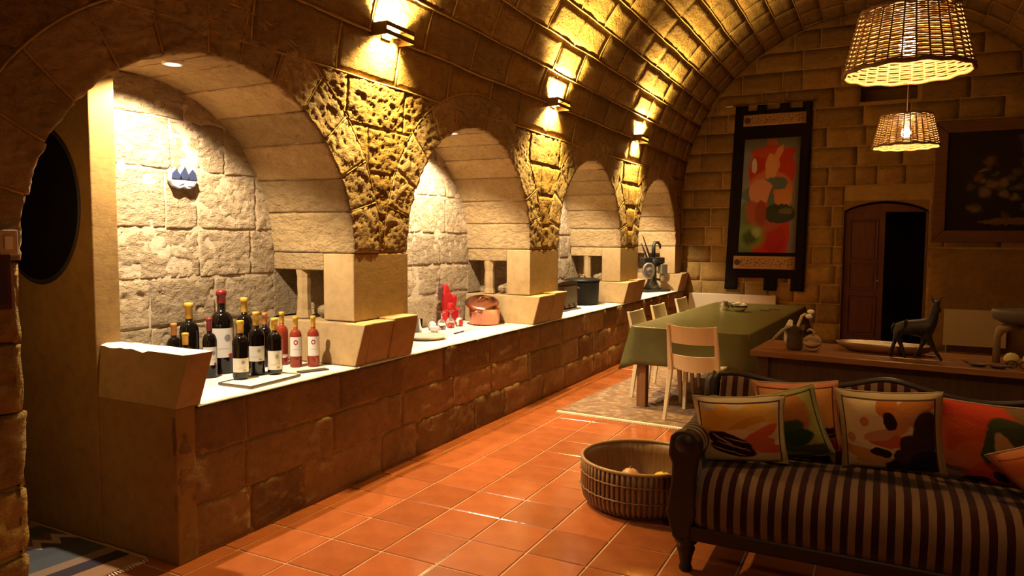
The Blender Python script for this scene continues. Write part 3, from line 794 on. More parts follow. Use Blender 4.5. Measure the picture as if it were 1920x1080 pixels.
# ------------------------------------------------------------------ wine bottles
M['glass_dark'] = plain('dark_bottle_glass', (.006, .004, .003), .05, spec=.45)
M['glass_rose'] = plain('rose_wine', (.26, .035, .014), .05, spec=.5)
M['cap_y'] = plain('yellow_wax_capsule', (.62, .36, .04), .45)
M['cap_o'] = plain('orange_capsule', (.50, .20, .04), .45)
M['cap_r'] = plain('red_wax_capsule', (.22, .015, .018), .35)
M['label_w'] = painted('white_paper_label', (.72, .68, .60), [(.62, .70, .10, .13, 0, (.35, .33, .30)), (.5, .32, .30, .02, 0, (.5, .45, .4)), (.45, .24, .22, .015, 0, (.45, .4, .36)), (.7, .12, .10, .06, 0, (.45, .30, .08))], wob=.02, cloth=False, rough=.6)
M['label_r'] = painted('white_label_with_red_seal', (.70, .66, .60), [(.72, .66, .13, .13, 0, (.25, .24, .23)), (.5, .30, .32, .02, 0, (.5, .4, .4)), (.85, .06, .12, .07, 0, (.40, .02, .03))], wob=.02, cloth=False, rough=.6)
M['label_e'] = painted('label_with_red_emblem', (.74, .70, .64), [(.5, .72, .16, .13, 0, (.35, .05, .04)), (.5, .72, .08, .06, 0, (.74, .7, .64)), (.5, .35, .3, .02, 0, (.5, .4, .4))], wob=.02, cloth=False, rough=.6)
def bottle(x, y, H, R, glass, cap, lab, label, capl=.22, z=None, lz=(.12, .42), bordeaux=True, zl=ZL):
    t = thing('wine_bottle', label, 'bottle', (x, y, z if z else zl+.001), group='wine bottles in the near niche')
    sh = .60*H if bordeaux else .52*H; rn = R*.37
    pf = [(R*.6, .006), (R*.93, .0), (R, .012), (R, sh)]
    for q in range(1, 7): a = q/6*PI/2; pf.append((rn+(R-rn)*math.cos(a)**1.1, sh+(.14*H)*math.sin(a)))
    pf += [(rn*.95, H*.93), (rn*.95, H*.985)]
    MB().lathe(pf, 24).obj('glass_body', glass, t, smooth=True)
    MB().lathe([(rn*1.03, H*(1-capl)), (rn*1.08, H*(1-capl)+.004), (rn*1.05, H*.93), (rn*1.25, H*.935), (rn*1.28, H*.975), (rn*1.15, H*.995), (rn*.6, H)], 16).obj('capsule', cap, t, smooth=True)
    if lab:
        mb = MB(); mb.uv = []; n_ = 14; cen = math.atan2(-y, -x)+.0
        for i in range(n_+1):
            a = cen-1.15+2.3*i/n_
            for j in range(2): mb.v.append(Vector((R*1.006*math.cos(a), R*1.006*math.sin(a), H*lz[j]))); mb.uv.append((i/n_, j))
        mb.f = [(2*i, 2*i+2, 2*i+3, 2*i+1) for i in range(n_)]
        mb.obj('paper_label', lab, t, smooth=True, fixn=False)
    return t
gd, gr = 'glass_dark', 'glass_rose'
bottle(-3.66, 2.80, .325, .040, gd, 'cap_o', None, 'dark bottle with amber cap, leftmost, half hidden by the end block')
bottle(-3.66, 2.905, .437, .055, gd, 'cap_y', None, 'tall dark bottle with bulbous yellow cap behind the end block')
bottle(-3.40, 2.672, .300, .040, gd, 'cap_y', None, 'small bottle whose yellow cap peeps over the end block')
bottle(-3.502, 2.918, .354, .040, gd, 'cap_r', 'label_r', 'dark bottle with dark red capsule left of the tallest bottle', lz=(.22, .52))
bottle(-3.565, 3.062, .506, .066, gd, 'cap_r', 'label_r', 'tallest magnum bottle with red wax cap and big white label', capl=.16, lz=(.20, .55))
bottle(-3.655, 3.318, .440, .052, gd, 'cap_y', None, 'tall dark bottle with yellow cap behind the tray, right of the magnum')
bottle(-3.262, 2.930, .335, .046, gd, 'cap_y', 'label_w', 'front dark bottle with yellow cap and low white label on the tray', lz=(.12, .36), z=ZL+.018)
bottle(-3.279, 3.065, .372, .046, gd, 'cap_y', 'label_w', 'dark bottle with yellow cap at the middle of the tray', lz=(.22, .46), z=ZL+.018)
bottle(-3.50, 3.342, .348, .040, gd, 'cap_o', None, 'bottle with orange capsule behind the tray bottles')
bottle(-3.205, 3.135, .332, .043, gd, 'cap_y', 'label_w', 'dark bottle with round white emblem at right end of the tray', lz=(.08, .42), z=ZL+.018)
bottle(-3.464, 3.452, .346, .040, gr, 'cap_y', 'label_e', 'brownish red bottle with yellow capsule behind the tray right end', lz=(.14, .2))
bottle(-3.323, 3.43, .325, .038, gr, 'cap_y', 'label_e', 'left pink rose bottle with yellow capsule and red emblem label', lz=(.22, .60))
bottle(-3.240, 3.50, .327, .038, gr, 'cap_y', 'label_e', 'right pink rose bottle with yellow capsule nearest the divider', lz=(.22, .60))
t = thing('serving_tray', 'white rectangular tray under the front wine bottles', 'tray', (-3.165, 2.985, ZL+.001), math.radians(3))
MB().box((0, 0, .006), (.24, .40, .012)).obj('tray_base', plain('white_marble', (.75, .72, .66), .3), t, bevel=.005)
mb = MB()
for sx in (-.118, .118): mb.box((sx, 0, .010), (.006, .40, .013))
for sy in (-.198, .198): mb.box((0, sy, .010), (.24, .006, .013))
mb.obj('tray_edge', plain('dark_tray_edge', (.10, .07, .05), .5), t)
t = thing('slate_coaster', 'thin dark slate strip lying on the ledge by the rose bottles', 'slate', (-3.118, 3.363, ZL+.001), math.radians(-20))
MB().box((0, 0, .004), (.06, .19, .008)).obj('slate', plain('dark_slate', (.03, .022, .02), .6), t, bevel=.002)
# ornament on the niche wall
t = thing('ceramic_ornament', 'blue and white ceramic mountain ornament on the niche wall above the bottles', 'ornament', (XN+.012, 2.957, 1.958))
prf = [(-.095, -.02), (-.088, .035), (-.06, .055), (-.035, .028), (0, .075), (.025, .03), (.055, .062), (.075, .04), (.088, .02), (.092, -.02), (.07, -.055), (.03, -.07), (0, -.058), (-.03, -.07), (-.075, -.055)]
MB().prism([(0, a, b) for a, b in prf], (0, 0, 0), (.035, 0, 0)).obj('body', plain('white_glaze', (.42, .46, .58), .3), t, bevel=.008)
M['blue'] = plain('dark_blue_glaze', (.03, .04, .085), .3)
for c in ([(-.09, -.012), (-.085, .02), (-.058, .046), (-.035, .018), (-.02, -.012)], [(-.034, -.012), (-.03, .02), (0, .062), (.024, .024), (.03, -.012)], [(.022, -.012), (.03, .024), (.054, .052), (.075, .03), (.088, -.012)]):
    MB().prism([(0, a, b) for a, b in c], (.034, 0, 0), (.040, 0, 0)).obj('mountain', 'blue', t)
for c in ([(-.05, -.03), (-.005, -.022), (-.005, -.035), (-.04, -.05)], [(.01, -.03), (.07, -.02), (.055, -.05), (.02, -.052)]):
    MB().prism([(0, a, b) for a, b in c], (.034, 0, 0), (.039, 0, 0)).obj('brush_stroke', plain('light_blue_glaze', (.25, .32, .5), .25), t)

# ------------------------------------------------------------------ copper pot niche
M['copper'] = plain('copper', (.62, .27, .16), .28, metal=1., c2=(.5, .2, .12), bscale=8)
t = thing('copper_pot', 'copper cooking pot with a tilted lid in the second niche', 'pot', (-3.42, 6.06, ZL+.001))
MB().lathe([(.0015, .003), (.135, .0), (.148, .012), (.15, .15), (.155, .155), (.15, .158), (.143, .155), (.142, .02), (.0015, .015)], 32, cap=False).obj('pot_body', 'copper', t, smooth=True)
lid = MB().lathe([(.163, 0), (.165, .006), (.12, .02), (.05, .03), (.001, .032)], 32, cap=False).xf(Matrix.Translation((-.02, -.01, .205)) @ Matrix.Rotation(.35, 4, 'X') @ Matrix.Rotation(.22, 4, 'Y')).obj('lid', 'copper', t, smooth=True)
MB().tube([(-.04, -.06, .235), (-.02, -.03, .265), (.02, .03, .245), (.03, .05, .215)], .008, 8).obj('lid_handle', 'copper', lid, smooth=True)
for sgn in (-1, 1):
    MB().tube([(.05*sgn, .145*sgn, .12), (.03*sgn, .19*sgn, .135), (-.03*sgn, .19*sgn, .135), (-.05*sgn, .145*sgn, .12)], .009, 8).obj('handle', 'copper', t, smooth=True)
M['clear'] = plain('clear_glass', (1, 1, 1), .02, trans=1., ior=1.45)
def wineglass(x, y, up=True, label='', sc=1.):
    t = thing('wine_glass', label, 'glass', (x, y, ZL+.001), group='upturned glasses in the second niche')
    pf = [(.034, 0), (.038, .03), (.036, .06), (.02, .085), (.005, .092), (.004, .13), (.005, .15), (.03, .157), (.03, .16)]
    MB().lathe([(a*sc, b*sc) for a, b in pf], 16, cap=False).obj('bowl_and_stem', 'clear', t, smooth=True)
lab = 'clear stemmed glass upside down in the row beside the copper pot'
ordn = ['first', 'second', 'third', 'fourth', 'fifth', 'sixth']
for i in range(6): wineglass(-3.60+.055*(i % 2), 5.42+.075*i, True, lab+', %s from the left' % ordn[i])
M['redcloth'] = plain('bright_red_cloth', (.55, .012, .012), .7, bumpd=.01, bscale=20)
t = thing('red_cloth_rooster', 'bright red folded cloth standing behind the glasses by the copper pot', 'cloth', (-3.70, 5.86, ZL+.001))
prf = [(-.10, 0), (-.09, .15), (-.13, .30), (-.12, .39), (-.06, .40), (-.02, .34), (.02, .28), (.09, .29), (.12, .24), (.09, .17), (.10, 0)]
MB().prism([(0, a, b) for a, b in prf], (-.03, 0, 0), (.03, 0, 0)).obj('fold', 'redcloth', t, bevel=.02)
MB().prism([(.02, a*.8+.02, b*.55) for a, b in prf], (0, 0, 0), (.05, 0, 0)).obj('front_fold', 'redcloth', t, bevel=.015)
MB().prism([(-.005, -.125, .30), (-.005, -.115, .395), (-.005, -.15, .36), (-.005, -.16, .25)], (-.02, 0, 0), (.02, 0, 0)).obj('dark_hem', plain('dark_cloth', (.10, .03, .03), .8), t)
t = thing('round_platter', 'pale round platter at the left of the second niche', 'plate', (-3.33, 4.93, ZL+.001))
MB().lathe([(.001, .006), (.12, .004), (.13, 0), (.165, .022), (.17, .03), (.16, .028), (.125, .012), (.001, .012)], 32, cap=False).obj('dish', plain('pale_stoneware', (.55, .50, .40), .35), t, smooth=True)
t = thing('juice_glass', 'tumbler of yellow juice beside the platter', 'glass', (-3.58, 5.16, ZL+.001))
MB().lathe([(.038, 0), (.045, .13), (.042, .13), (.036, .008), (.001, .008)], 20, cap=False).obj('tumbler', 'clear', t, smooth=True)
MB().lathe([(.001, .012), (.034, .012), (.039, .085), (.001, .085)], 20, cap=False).obj('juice', plain('yellow_juice', (.75, .50, .05), .3), t, smooth=True)
t = thing('small_bowl', 'small white cup on the ledge between the platter and the glasses', 'cup', (-3.50, 5.30, ZL+.001))
MB().lathe([(.001, .004), (.025, 0), (.045, .045), (.048, .05), (.042, .048), (.02, .01), (.001, .01)], 20, cap=False).obj('cup', 'white_trim', t, smooth=True); MB().tube([(.04, 0, .042), (.065, 0, .04), (.06, 0, .018), (.03, 0, .012)], .004, 6).obj('handle', 'white_trim', t, smooth=True)
t = thing('black_pen', 'black handled knife lying near the edge of the second niche ledge', 'knife', (-3.295, 5.46, ZL+.007), math.radians(5))
MB().tube([(0, -.19, 0), (0, -.17, 0), (0, .0, 0)], [.004, .006, .006], 8).obj('handle', plain('black_handle', (.015, .012, .012), .4), t, smooth=True)
MB().hexa([(-.006, 0, -.001), (.006, 0, -.001), (.001, .19, -.001), (-.001, .19, -.001), (-.006, 0, .001), (.006, 0, .001), (.001, .19, .001), (-.001, .19, .001)]).obj('blade', plain('steel', (.3, .3, .3), .3, metal=1), t)

# ------------------------------------------------------------------ third niche: cabinet and black pot
M['dkwood'] = wood('dark_old_wood', (.075, .034, .015), (.04, .017, .008), 2, 8, .45)
t = thing('wooden_radio', 'old dark wooden radio with a pale cloth front in the third niche', 'radio', (-3.35, 7.72, ZL+.001), math.radians(-4))
MB().box((-.02, 0, .16), (.24, .58, .29)).obj('case', 'dkwood', t, bevel=.02)
mb = MB()
for i in range(13):
    a = PI*i/12; mb.v += [Vector((-.14, -.29*math.cos(a), .30+.045*math.sin(a))), Vector((.10, -.29*math.cos(a), .30+.045*math.sin(a)))]
mb.f = [(2*i, 2*i+2, 2*i+3, 2*i+1) for i in range(12)]+[tuple(range(0, 26, 2)), tuple(range(25, 0, -2))]
mb.obj('arched_top', 'dkwood', t)
MB().box((.104, .06, .18), (.012, .32, .19)).obj('speaker_cloth', plain('old_gold_cloth', (.08, .055, .025), .8, bumpd=.003, bscale=200), t)
for yy in (-.2, -.06, .08, .22): MB().lathe([(.018, 0), (.016, .02), (.001, .022)], 12, cap=False).xf(Matrix.Translation((.10, yy, .05)) @ Matrix.Rotation(PI/2, 4, 'Y')).obj('knob', 'dkwood', t, smooth=True)
MB().box((.0, 0, .0075), (.28, .62, .015)).obj('plinth', 'dkwood', t, bevel=.004)
t = thing('black_pot', 'big black lidded pot behind the wooden radio', 'pot', (-3.42, 8.60, ZL+.001))
MB().lathe([(.001, .004), (.20, 0), (.215, .02), (.22, .28), (.23, .29), (.22, .295), (.205, .29), (.001, .285)], 32, cap=False).obj('pot_body', plain('black_iron', (.008, .007, .005), .7, spec=.2), t, smooth=True)
MB().lathe([(.235, .30), (.235, .315), (.18, .335), (.001, .345)], 32, cap=False).obj('lid', plain('black_enamel', (.010, .009, .007), .5, spec=.3), t, smooth=True)
MB().tube([(-.05, 0, .338), (-.03, 0, .375), (.03, 0, .375), (.05, 0, .338)], .009, 8).obj('lid_handle', 'lamp_metal', t, smooth=True)
for s_ in (-1, 1): MB().tube([(.06, .22*s_, .22), (.05, .26*s_, .23), (-.05, .26*s_, .23), (-.06, .22*s_, .22)], .009, 8).obj('handle', 'lamp_metal', t, smooth=True)
t = thing('red_lighter', 'tiny red matchbox on the ledge edge before the wooden radio', 'matchbox', (-3.05, 7.05, ZL+.001), .4)
MB().box((0, 0, .012), (.04, .10, .022)).obj('sleeve', 'redcloth', t, bevel=.002); MB().box((0, .012, .012), (.034, .10, .017)).obj('drawer', 'white_trim', t)

# ------------------------------------------------------------------ fourth niche: old iron machine
M['iron'] = plain('dark_cast_iron', (.045, .038, .028), .5, metal=.5, bumpd=.003, bscale=40)
t = thing('iron_machine', 'dark cast iron hand machine with hooked handle in the farthest niche', 'machine', (-3.30, 11.35, ZL+.001), math.radians(60))
MB().prism([(-.26, -.16, 0), (.26, -.16, 0), (.30, 0, 0), (.26, .16, 0), (-.26, .16, 0), (-.30, 0, 0)], (0, 0, 0), (0, 0, .04)).obj('base_plate', 'iron', t, bevel=.01)
MB().lathe([(.16, .04), (.12, .08), (.075, .16), (.065, .38), (.08, .42), (.08, .52), (.05, .54)], 16).obj('column', 'iron', t, smooth=True)
MB().box((0, 0, .50), (.44, .12, .10)).obj('head', 'iron', t, bevel=.012)
MB().tube([(.02, 0, .55), (.02, 0, .74), (.05, 0, .79), (.12, 0, .79), (.16, 0, .75), (.165, 0, .69)], [.035, .03, .028, .024, .02, .016], 8).obj('hooked_handle', 'iron', t, smooth=True)
for k, (a, b) in enumerate((((-.05, 0, .54), (-.22, 0, .90)), ((-.09, .03, .54), (-.20, .05, .78)))): MB().tube([a, b], [.018, .006], 6).obj('rod', 'iron', t)
wh = MB().lathe([(.001, -.012), (.03, -.018), (.035, -.008), (.10, -.008), (.13, -.014), (.13, .014), (.10, .008), (.035, .008), (.03, .018), (.001, .012)], 24, cap=False).xf(Matrix.Translation((-.17, -.10, .34)) @ Matrix.Rotation(PI/2, 4, 'X')).obj('flywheel', plain('worn_steel', (.32, .27, .22), .5, metal=.4), t, smooth=True)
MB().tube([(-.17, -.12, .34), (-.25, -.13, .28), (-.25, -.19, .28)], .010, 6).obj('crank', 'iron', wh)
MB().box((.20, -.03, .36), (.13, .10, .16)).obj('hopper', plain('grey_tin', (.24, .20, .14), .5, metal=.4), t, bevel=.01)
MB().tube([(-.16, 0, .48), (-.17, -.05, .40), (-.17, -.07, .34)], .02, 6).obj('arm', 'iron', t)
MB().lathe([(.03, .0), (.055, .03), (.05, .12), (.03, .14), (.04, .15)], 14, c=(.21, -.02, .14)).obj('cup', plain('pale_tin', (.35, .28, .18), .5, metal=.3), t, smooth=True)
MB().tube([(.08, 0, .42), (.2, -.02, .44)], .025, 6).obj('bracket', 'iron', t); MB().tube([(.05, 0, .2), (.2, -.02, .18)], .02, 6).obj('bracket', 'iron', t)
t = thing('stone_mortar', 'small pale stone vessel at the left of the iron machine', 'vessel', (-3.22, 10.18, ZL+.001))
MB().lathe([(.001, .003), (.05, 0), (.055, .02), (.03, .05), (.06, .09), (.085, .17), (.09, .20), (.075, .20), (.05, .11), (.001, .10)], 20, cap=False).obj('bowl', plain('sandstone', (.6, .5, .33), .8), t, smooth=True)
MB().tube([(.0, .0, .12), (.04, .06, .26)], [.022, .016], 8).obj('pestle', 'block', t, smooth=True)

# ------------------------------------------------------------------ dining table, cloth, chairs
TRZ = math.radians(-3); TL = (-1.47, 8.12)
M['twood'] = wood('brown_table_wood', (.28, .12, .045), (.20, .08, .03), 2, 6, .45)
M['cloth'] = plain('olive_green_cloth', (.095, .088, .030), .34, spec=.6, bumpd=.004, bscale=9, c2=(.11, .098, .034))
tb = thing('dining_table', 'long wooden dining table under a green cloth', 'table', (*TL, .0125), TRZ)
HX, HY, HT = .55, 1.60, .765
MB().box((0, 0, HT-.02), (2*HX, 2*HY, .04)).obj('table_top', 'twood', tb, bevel=.004)
for sx in (-1, 1):
    for sy in (-1, 1): MB().box((sx*(HX-.10), sy*(HY-.08), (HT-.04)/2), (.09, .09, HT-.04)).obj('leg', 'twood', tb, bevel=.005)
    MB().box((sx*(HX-.10), 0, HT-.09), (.03, 2*HY-.26, .10)).obj('apron', 'twood', tb)
for sy in (-1, 1): MB().box((0, sy*(HY-.08), HT-.09), (2*HX-.3, .03, .10)).obj('apron', 'twood', tb)
tc = thing('tablecloth', 'olive green cloth hanging over the long dining table', 'tablecloth', (*TL, HT+.0135), TRZ)
mb = MB(); per = []; NP = 160
def rrect(q, hx, hy, rc):
    # perimeter point of a rounded rectangle, q in 0..1, with outward normal
    segs = [(2*(hx-rc), 0), (PI/2*rc, 1), (2*(hy-rc), 2), (PI/2*rc, 3)]*1
    L = [2*(hy-rc), PI/2*rc, 2*(hx-rc), PI/2*rc]*2; tot = sum(L); d = q*tot; k = 0
    while d > L[k] and k < 7: d -= L[k]; k += 1
    cor = [(hx-rc, hy-rc, 0), (-(hx-rc), hy-rc, PI/2), (-(hx-rc), -(hy-rc), PI), (hx-rc, -(hy-rc), 1.5*PI)]
    if k % 2:
        cx, cy, a0 = cor[(k//2) % 4]; a = a0+d/rc; n_ = Vector((math.cos(a), math.sin(a), 0)); return Vector((cx, cy, 0))+n_*rc, n_
    e = k//2
    if e == 0: return Vector((hx, -(hy-rc)+d, 0)), Vector((1, 0, 0))
    if e == 1: return Vector((hx-rc-d, hy, 0)), Vector((0, 1, 0))
    if e == 2: return Vector((-hx, hy-rc-d, 0)), Vector((-1, 0, 0))
    return Vector((-(hx-rc)+d, -hy, 0)), Vector((0, -1, 0))
prof_z = [0, .006, .0, -.03, -.10, -.19, -.29, -.345]
for k, dz in enumerate(prof_z):
    for i in range(NP):
        p, n_ = rrect(i/NP, HX+.006, HY+.006, .03)
        q = max(0, -dz)/.345
        corner = max(0, abs(n_.x*n_.y)*2)
        fold = .018*math.sin(i*2*PI/NP*19+1.3*noise.noise(Vector((i*.2, 0, 0))))*q*q+.035*q*(.6+.4*noise.noise(Vector((i*.15, 2, 0))))+corner*.10*q
        z = dz*(1+.08*noise.noise(Vector((i*.07, 5, 0)))+(.16*corner))
        if k == 0: p = Vector((p.x*.93, p.y*.97, 0)); z = .004; fold = 0
        mb.v.append(p+n_*fold+Vector((0, 0, z)))
for k in range(len(prof_z)-1):
    for i in range(NP): j = (i+1) % NP; mb.f.append((k*NP+i, k*NP+j, (k+1)*NP+j, (k+1)*NP+i))
mb.f.append(tuple(range(NP)))
o = mb.obj('drape', 'cloth', tc, smooth=True); sm = o.modifiers.new('thick', 'SOLIDIFY'); sm.thickness = .003; sm.offset = 1

M['chair'] = plain('cream_plastic', (.74, .62, .42), .4, spec=.4)
def make_chair():
    t = thing('dining_chair', '', 'chair', group='cream plastic chairs at the dining table')
    # local: faces +y, back at -y ; seat .45, back top .86
    def curved(name, z0, z1, sag0, sag1, w0, w1):
        mb = MB(); n_ = 10; th = .012
        for i in range(n_+1):
            q = -1+2*i/n_; c = (1-q*q)
            for (z, w_, sg) in ((z0, w0, sag0), (z1, w1, sag1)):
                yb = -.23-.10*(z-.45)/.41-.035*c
                for d in (0, th): mb.v.append(Vector((q*w_/2, yb+d, z-sg*c)))
        for i in range(n_):
            a, b = 4*i, 4*i+4; mb.f += [(a, b, b+2, a+2), (a+1, a+3, b+3, b+1), (a, a+1, b+1, b), (a+2, b+2, b+3, a+3)]
        mb.f += [(0, 2, 3, 1), (4*n_, 4*n_+1, 4*n_+3, 4*n_+2)]
        return mb.obj(name, 'chair', t, smooth=False, bevel=.004)
    curved('upper_backrest', .70, .862, .005, .012, .385, .40); curved('lower_backrest', .485, .60, .04, .01, .38, .385)
    for s_ in (-1, 1):
        MB().hexa([(s_*.245-.014, -.285, 0), (s_*.245+.014, -.285, 0), (s_*.245+.014, -.255, 0), (s_*.245-.014, -.255, 0),
                   (s_*.21-.02, -.25, .45), (s_*.21+.02, -.25, .45), (s_*.21+.02, -.205, .45), (s_*.21-.02, -.205, .45)]).obj('rear_leg', 'chair', t, bevel=.004)
        MB().hexa([(s_*.21-.02, -.25, .45), (s_*.21+.02, -.25, .45), (s_*.21+.02, -.205, .45), (s_*.21-.02, -.205, .45),
                   (s_*.205-.013, -.345, .865), (s_*.205+.013, -.345, .865), (s_*.205+.013, -.318, .865), (s_*.205-.013, -.318, .865)]).obj('back_post', 'chair', t, bevel=.004)
        MB().hexa([(s_*.225-.014, .215, 0), (s_*.225+.014, .215, 0), (s_*.225+.014, .245, 0), (s_*.225-.014, .245, 0),
                   (s_*.205-.02, .175, .44), (s_*.205+.02, .175, .44), (s_*.205+.02, .22, .44), (s_*.205-.02, .22, .44)]).obj('front_leg', 'chair', t, bevel=.004)
    mb = MB(); n_ = 8
    for i in range(n_+1):
        for j in range(n_+1):
            x, y = -.215+.43*i/n_, -.22+.45*j/n_; mb.v.append(Vector((x, y, .455-.014*math.cos(x*7)*math.cos(y*6))))
    mb.f = [(i*9+j, (i+1)*9+j, (i+1)*9+j+1, i*9+j+1) for i in range(8) for j in range(8)]
    o = mb.obj('seat', 'chair', t, smooth=True); sm = o.modifiers.new('thick', 'SOLIDIFY'); sm.thickness = .022; sm.offset = 1
    return t
ch = make_chair(); ch.location = (-1.405, 6.45, .0125); ch.rotation_euler = (0, 0, math.radians(-4)); ch['label'] = 'cream plastic chair at the near end of the dining table, back to the sofa'
for y, lb in ((7.18, 'cream plastic chair on the wall side of the table, nearest of the three'), (8.0, 'cream plastic chair on the wall side of the table, middle of the three'), (9.05, 'cream plastic chair on the wall side of the table, farthest of the three')):
    c = copy_tree(ch); c.location = (-1.93, y, .0125); c.rotation_euler = (0, 0, -PI/2+TRZ+random.uniform(-.05, .05)); c['label'] = lb
# things on the table
t = thing('glass_centrepiece', 'low glass bowl of white flowers on the green tablecloth', 'bowl', (-1.45, 8.55, HT+.022))
MB().lathe([(.001, .004), (.05, 0), (.09, .05), (.11, .07), (.103, .072), (.085, .052), (.04, .008), (.001, .008)], 24, cap=False).obj('bowl', 'clear', t, smooth=True)
M['white_petal'] = plain('white_petals', (.8, .76, .66), .6)
for i in range(7):
    a = i*.9; fo = MB()
    for k in range(5): fo.ball((.018*math.cos(k*1.257), .018*math.sin(k*1.257), 0), .016, 8, 5, (1, 1, .5))
    fo.obj('flower', 'white_petal', t, loc=(.055*math.cos(a), .055*math.sin(a), .075+.012*(i % 3)), smooth=True)
MB().tube([(.0, 0, .06), (.02, -.02, .12), (.03, -.03, .17)], [.006, .005, .004], 6).obj('stem', 'white_petal', t)
t = thing('glass_jug', 'small clear glass jug left of the flower bowl on the table', 'jug', (-1.63, 8.62, HT+.022))
MB().lathe([(.045, 0), (.055, .03), (.05, .07), (.035, .09), (.042, .105)], 20, cap=False).obj('jug_body', 'clear', t, smooth=True); MB().tube([(.045, 0, .09), (.075, 0, .07), (.05, 0, .03)], .004, 6).obj('handle', 'clear', t, smooth=True)
for k, (x, y, a) in enumerate(((-1.22, 8.75, 1.2), (-1.14, 8.95, 1.35))):
    t = thing('table_knife', ['long steel knife on the tablecloth next to the flower bowl', 'long steel knife on the tablecloth towards its right edge'][k], 'knife', (x, y, HT+.028), a, 'knives on the dining table')
    MB().box((0, .12, 0), (.014, .2, .003)).obj('blade', plain('bright_steel%d' % k, (.5, .47, .4), .25, metal=1), t); MB().box((0, -.03, 0), (.018, .12, .010)).obj('handle', 'dkwood', t, bevel=.003)

# rugs
def rugmat(n, c1, c2, c3):
    m, nt, b = newmat(n); co = coord(nt)
    a = tex(nt, mapped(nt, co, (3, 6, 1)), 'Noise', 2.2, 8, rough=.75); v = tex(nt, co, 'Voronoi', 14); f = tex(nt, co, 'Noise', 120, 3)
    col = mixc(nt, ramp(nt, a, .42, .58), c1, c2); col = mixc(nt, math_(nt, 'MULTIPLY', ramp(nt, v, .25, .5), .5), col, c3)
    nt.links.new(col, b.inputs['Base Color']); b.inputs['Roughness'].default_value = .85; b.inputs['Specular IOR Level'].default_value = .3
    bump(nt, b, math_(nt, 'ADD', f, math_(nt, 'MULTIPLY', a, 2.)), .8, .006); return m
M['rug'] = rugmat('brown_patterned_rug', (.22, .12, .065), (.36, .23, .14), (.09, .045, .025))
M['rug_edge'] = plain('cream_fringe', (.66, .55, .40), .9)
t = thing('dining_rug', 'worn brown patterned rug under the dining table', 'rug', (-1.38, 8.0, .001), math.radians(-3))
mb = MB(); nx, ny = 26, 40
for i in range(nx+1):
    for j in range(ny+1):
        x, y = -1.16+2.32*i/nx, -1.98+4.0*j/ny; mb.v.append(Vector((x, y, .008+.003*noise.noise(Vector((x*3, y*3, 0))))))
mb.f = [(i*(ny+1)+j, (i+1)*(ny+1)+j, (i+1)*(ny+1)+j+1, i*(ny+1)+j+1) for i in range(nx) for j in range(ny)]
o = mb.obj('pile', 'rug', t, smooth=True); sm = o.modifiers.new('thick', 'SOLIDIFY'); sm.thickness = .007; sm.offset = -1
MB().box((0, -1.992, .006), (2.32, .03, .012)).obj('bound_edge', 'rug_edge', t, bevel=.003)
mb = MB()
for i in range(150): x = -1.15+2.3*i/149; mb.box((x, -2.022, .003), (.006, .035, .004), Matrix.Rotation(random.uniform(-.3, .3), 3, 'Z'))
o = mb.obj('fringe', 'rug_edge', t); o['kind'] = 'stuff'
t = thing('passage_rug', 'striped grey white and dark woven rug in the narrow passage', 'rug', (-3.85, 1.98, .001))
def kilim():
    m, nt, b = newmat('woven_kilim'); co = coord(nt); sx = nt.nodes.new('ShaderNodeSeparateXYZ'); nt.links.new(co, sx.inputs[0])
    zg = math_(nt, 'PINGPONG', math_(nt, 'MULTIPLY', sx.outputs[1], 1.), .045)
    u = math_(nt, 'ADD', sx.outputs[0], math_(nt, 'MULTIPLY', sx.outputs[1], -.10))
    col = None
    cols = [(.02, .012, .02), (.10, .035, .03), (.17, .12, .075), (.24, .18, .10), (.06, .062, .065), (.16, .06, .03), (.05, .05, .06), (.06, .065, .07), (.22, .14, .085), (.03, .02, .03), (.3, .15, .07)]
    zz_ = [(-9)]+[-.62, -.47, -.34, -.25, -.06, .06, .20, .34, .42, .52]
    for c, e in zip(cols, zz_):
        x_ = math_(nt, 'ADD', u, math_(nt, 'MULTIPLY', zg, 1.6)) if c in ((.16, .06, .03), (.05, .05, .06)) else u
        col = mixc(nt, math_(nt, 'GREATER_THAN', x_, e), col, c) if col else mixc(nt, 0., c, c)
    wz = math_(nt, 'ADD', u, math_(nt, 'MULTIPLY', zg, 2.2))
    col = mixc(nt, math_(nt, 'MULTIPLY', math_(nt, 'GREATER_THAN', wz, .02), math_(nt, 'LESS_THAN', wz, .10)), col, (.40, .32, .27))
    nt.links.new(col, b.inputs['Base Color']); b.inputs['Roughness'].default_value = .95; bump(nt, b, tex(nt, co, 'Noise', 150, 3), .8, .003); return m
M['kilim'] = kilim()
MB().box((0, -.02, .005), (1.30, .58, .010)).obj('weave', 'kilim', t, bevel=.003)
mb = MB()
for i in range(40): mb.box((.665, -.30+.57*i/39, .003), (.04, .006, .004), Matrix.Rotation(random.uniform(-.3, .3), 3, 'Z'))
o = mb.obj('fringe', 'rug_edge', t); o['kind'] = 'stuff'

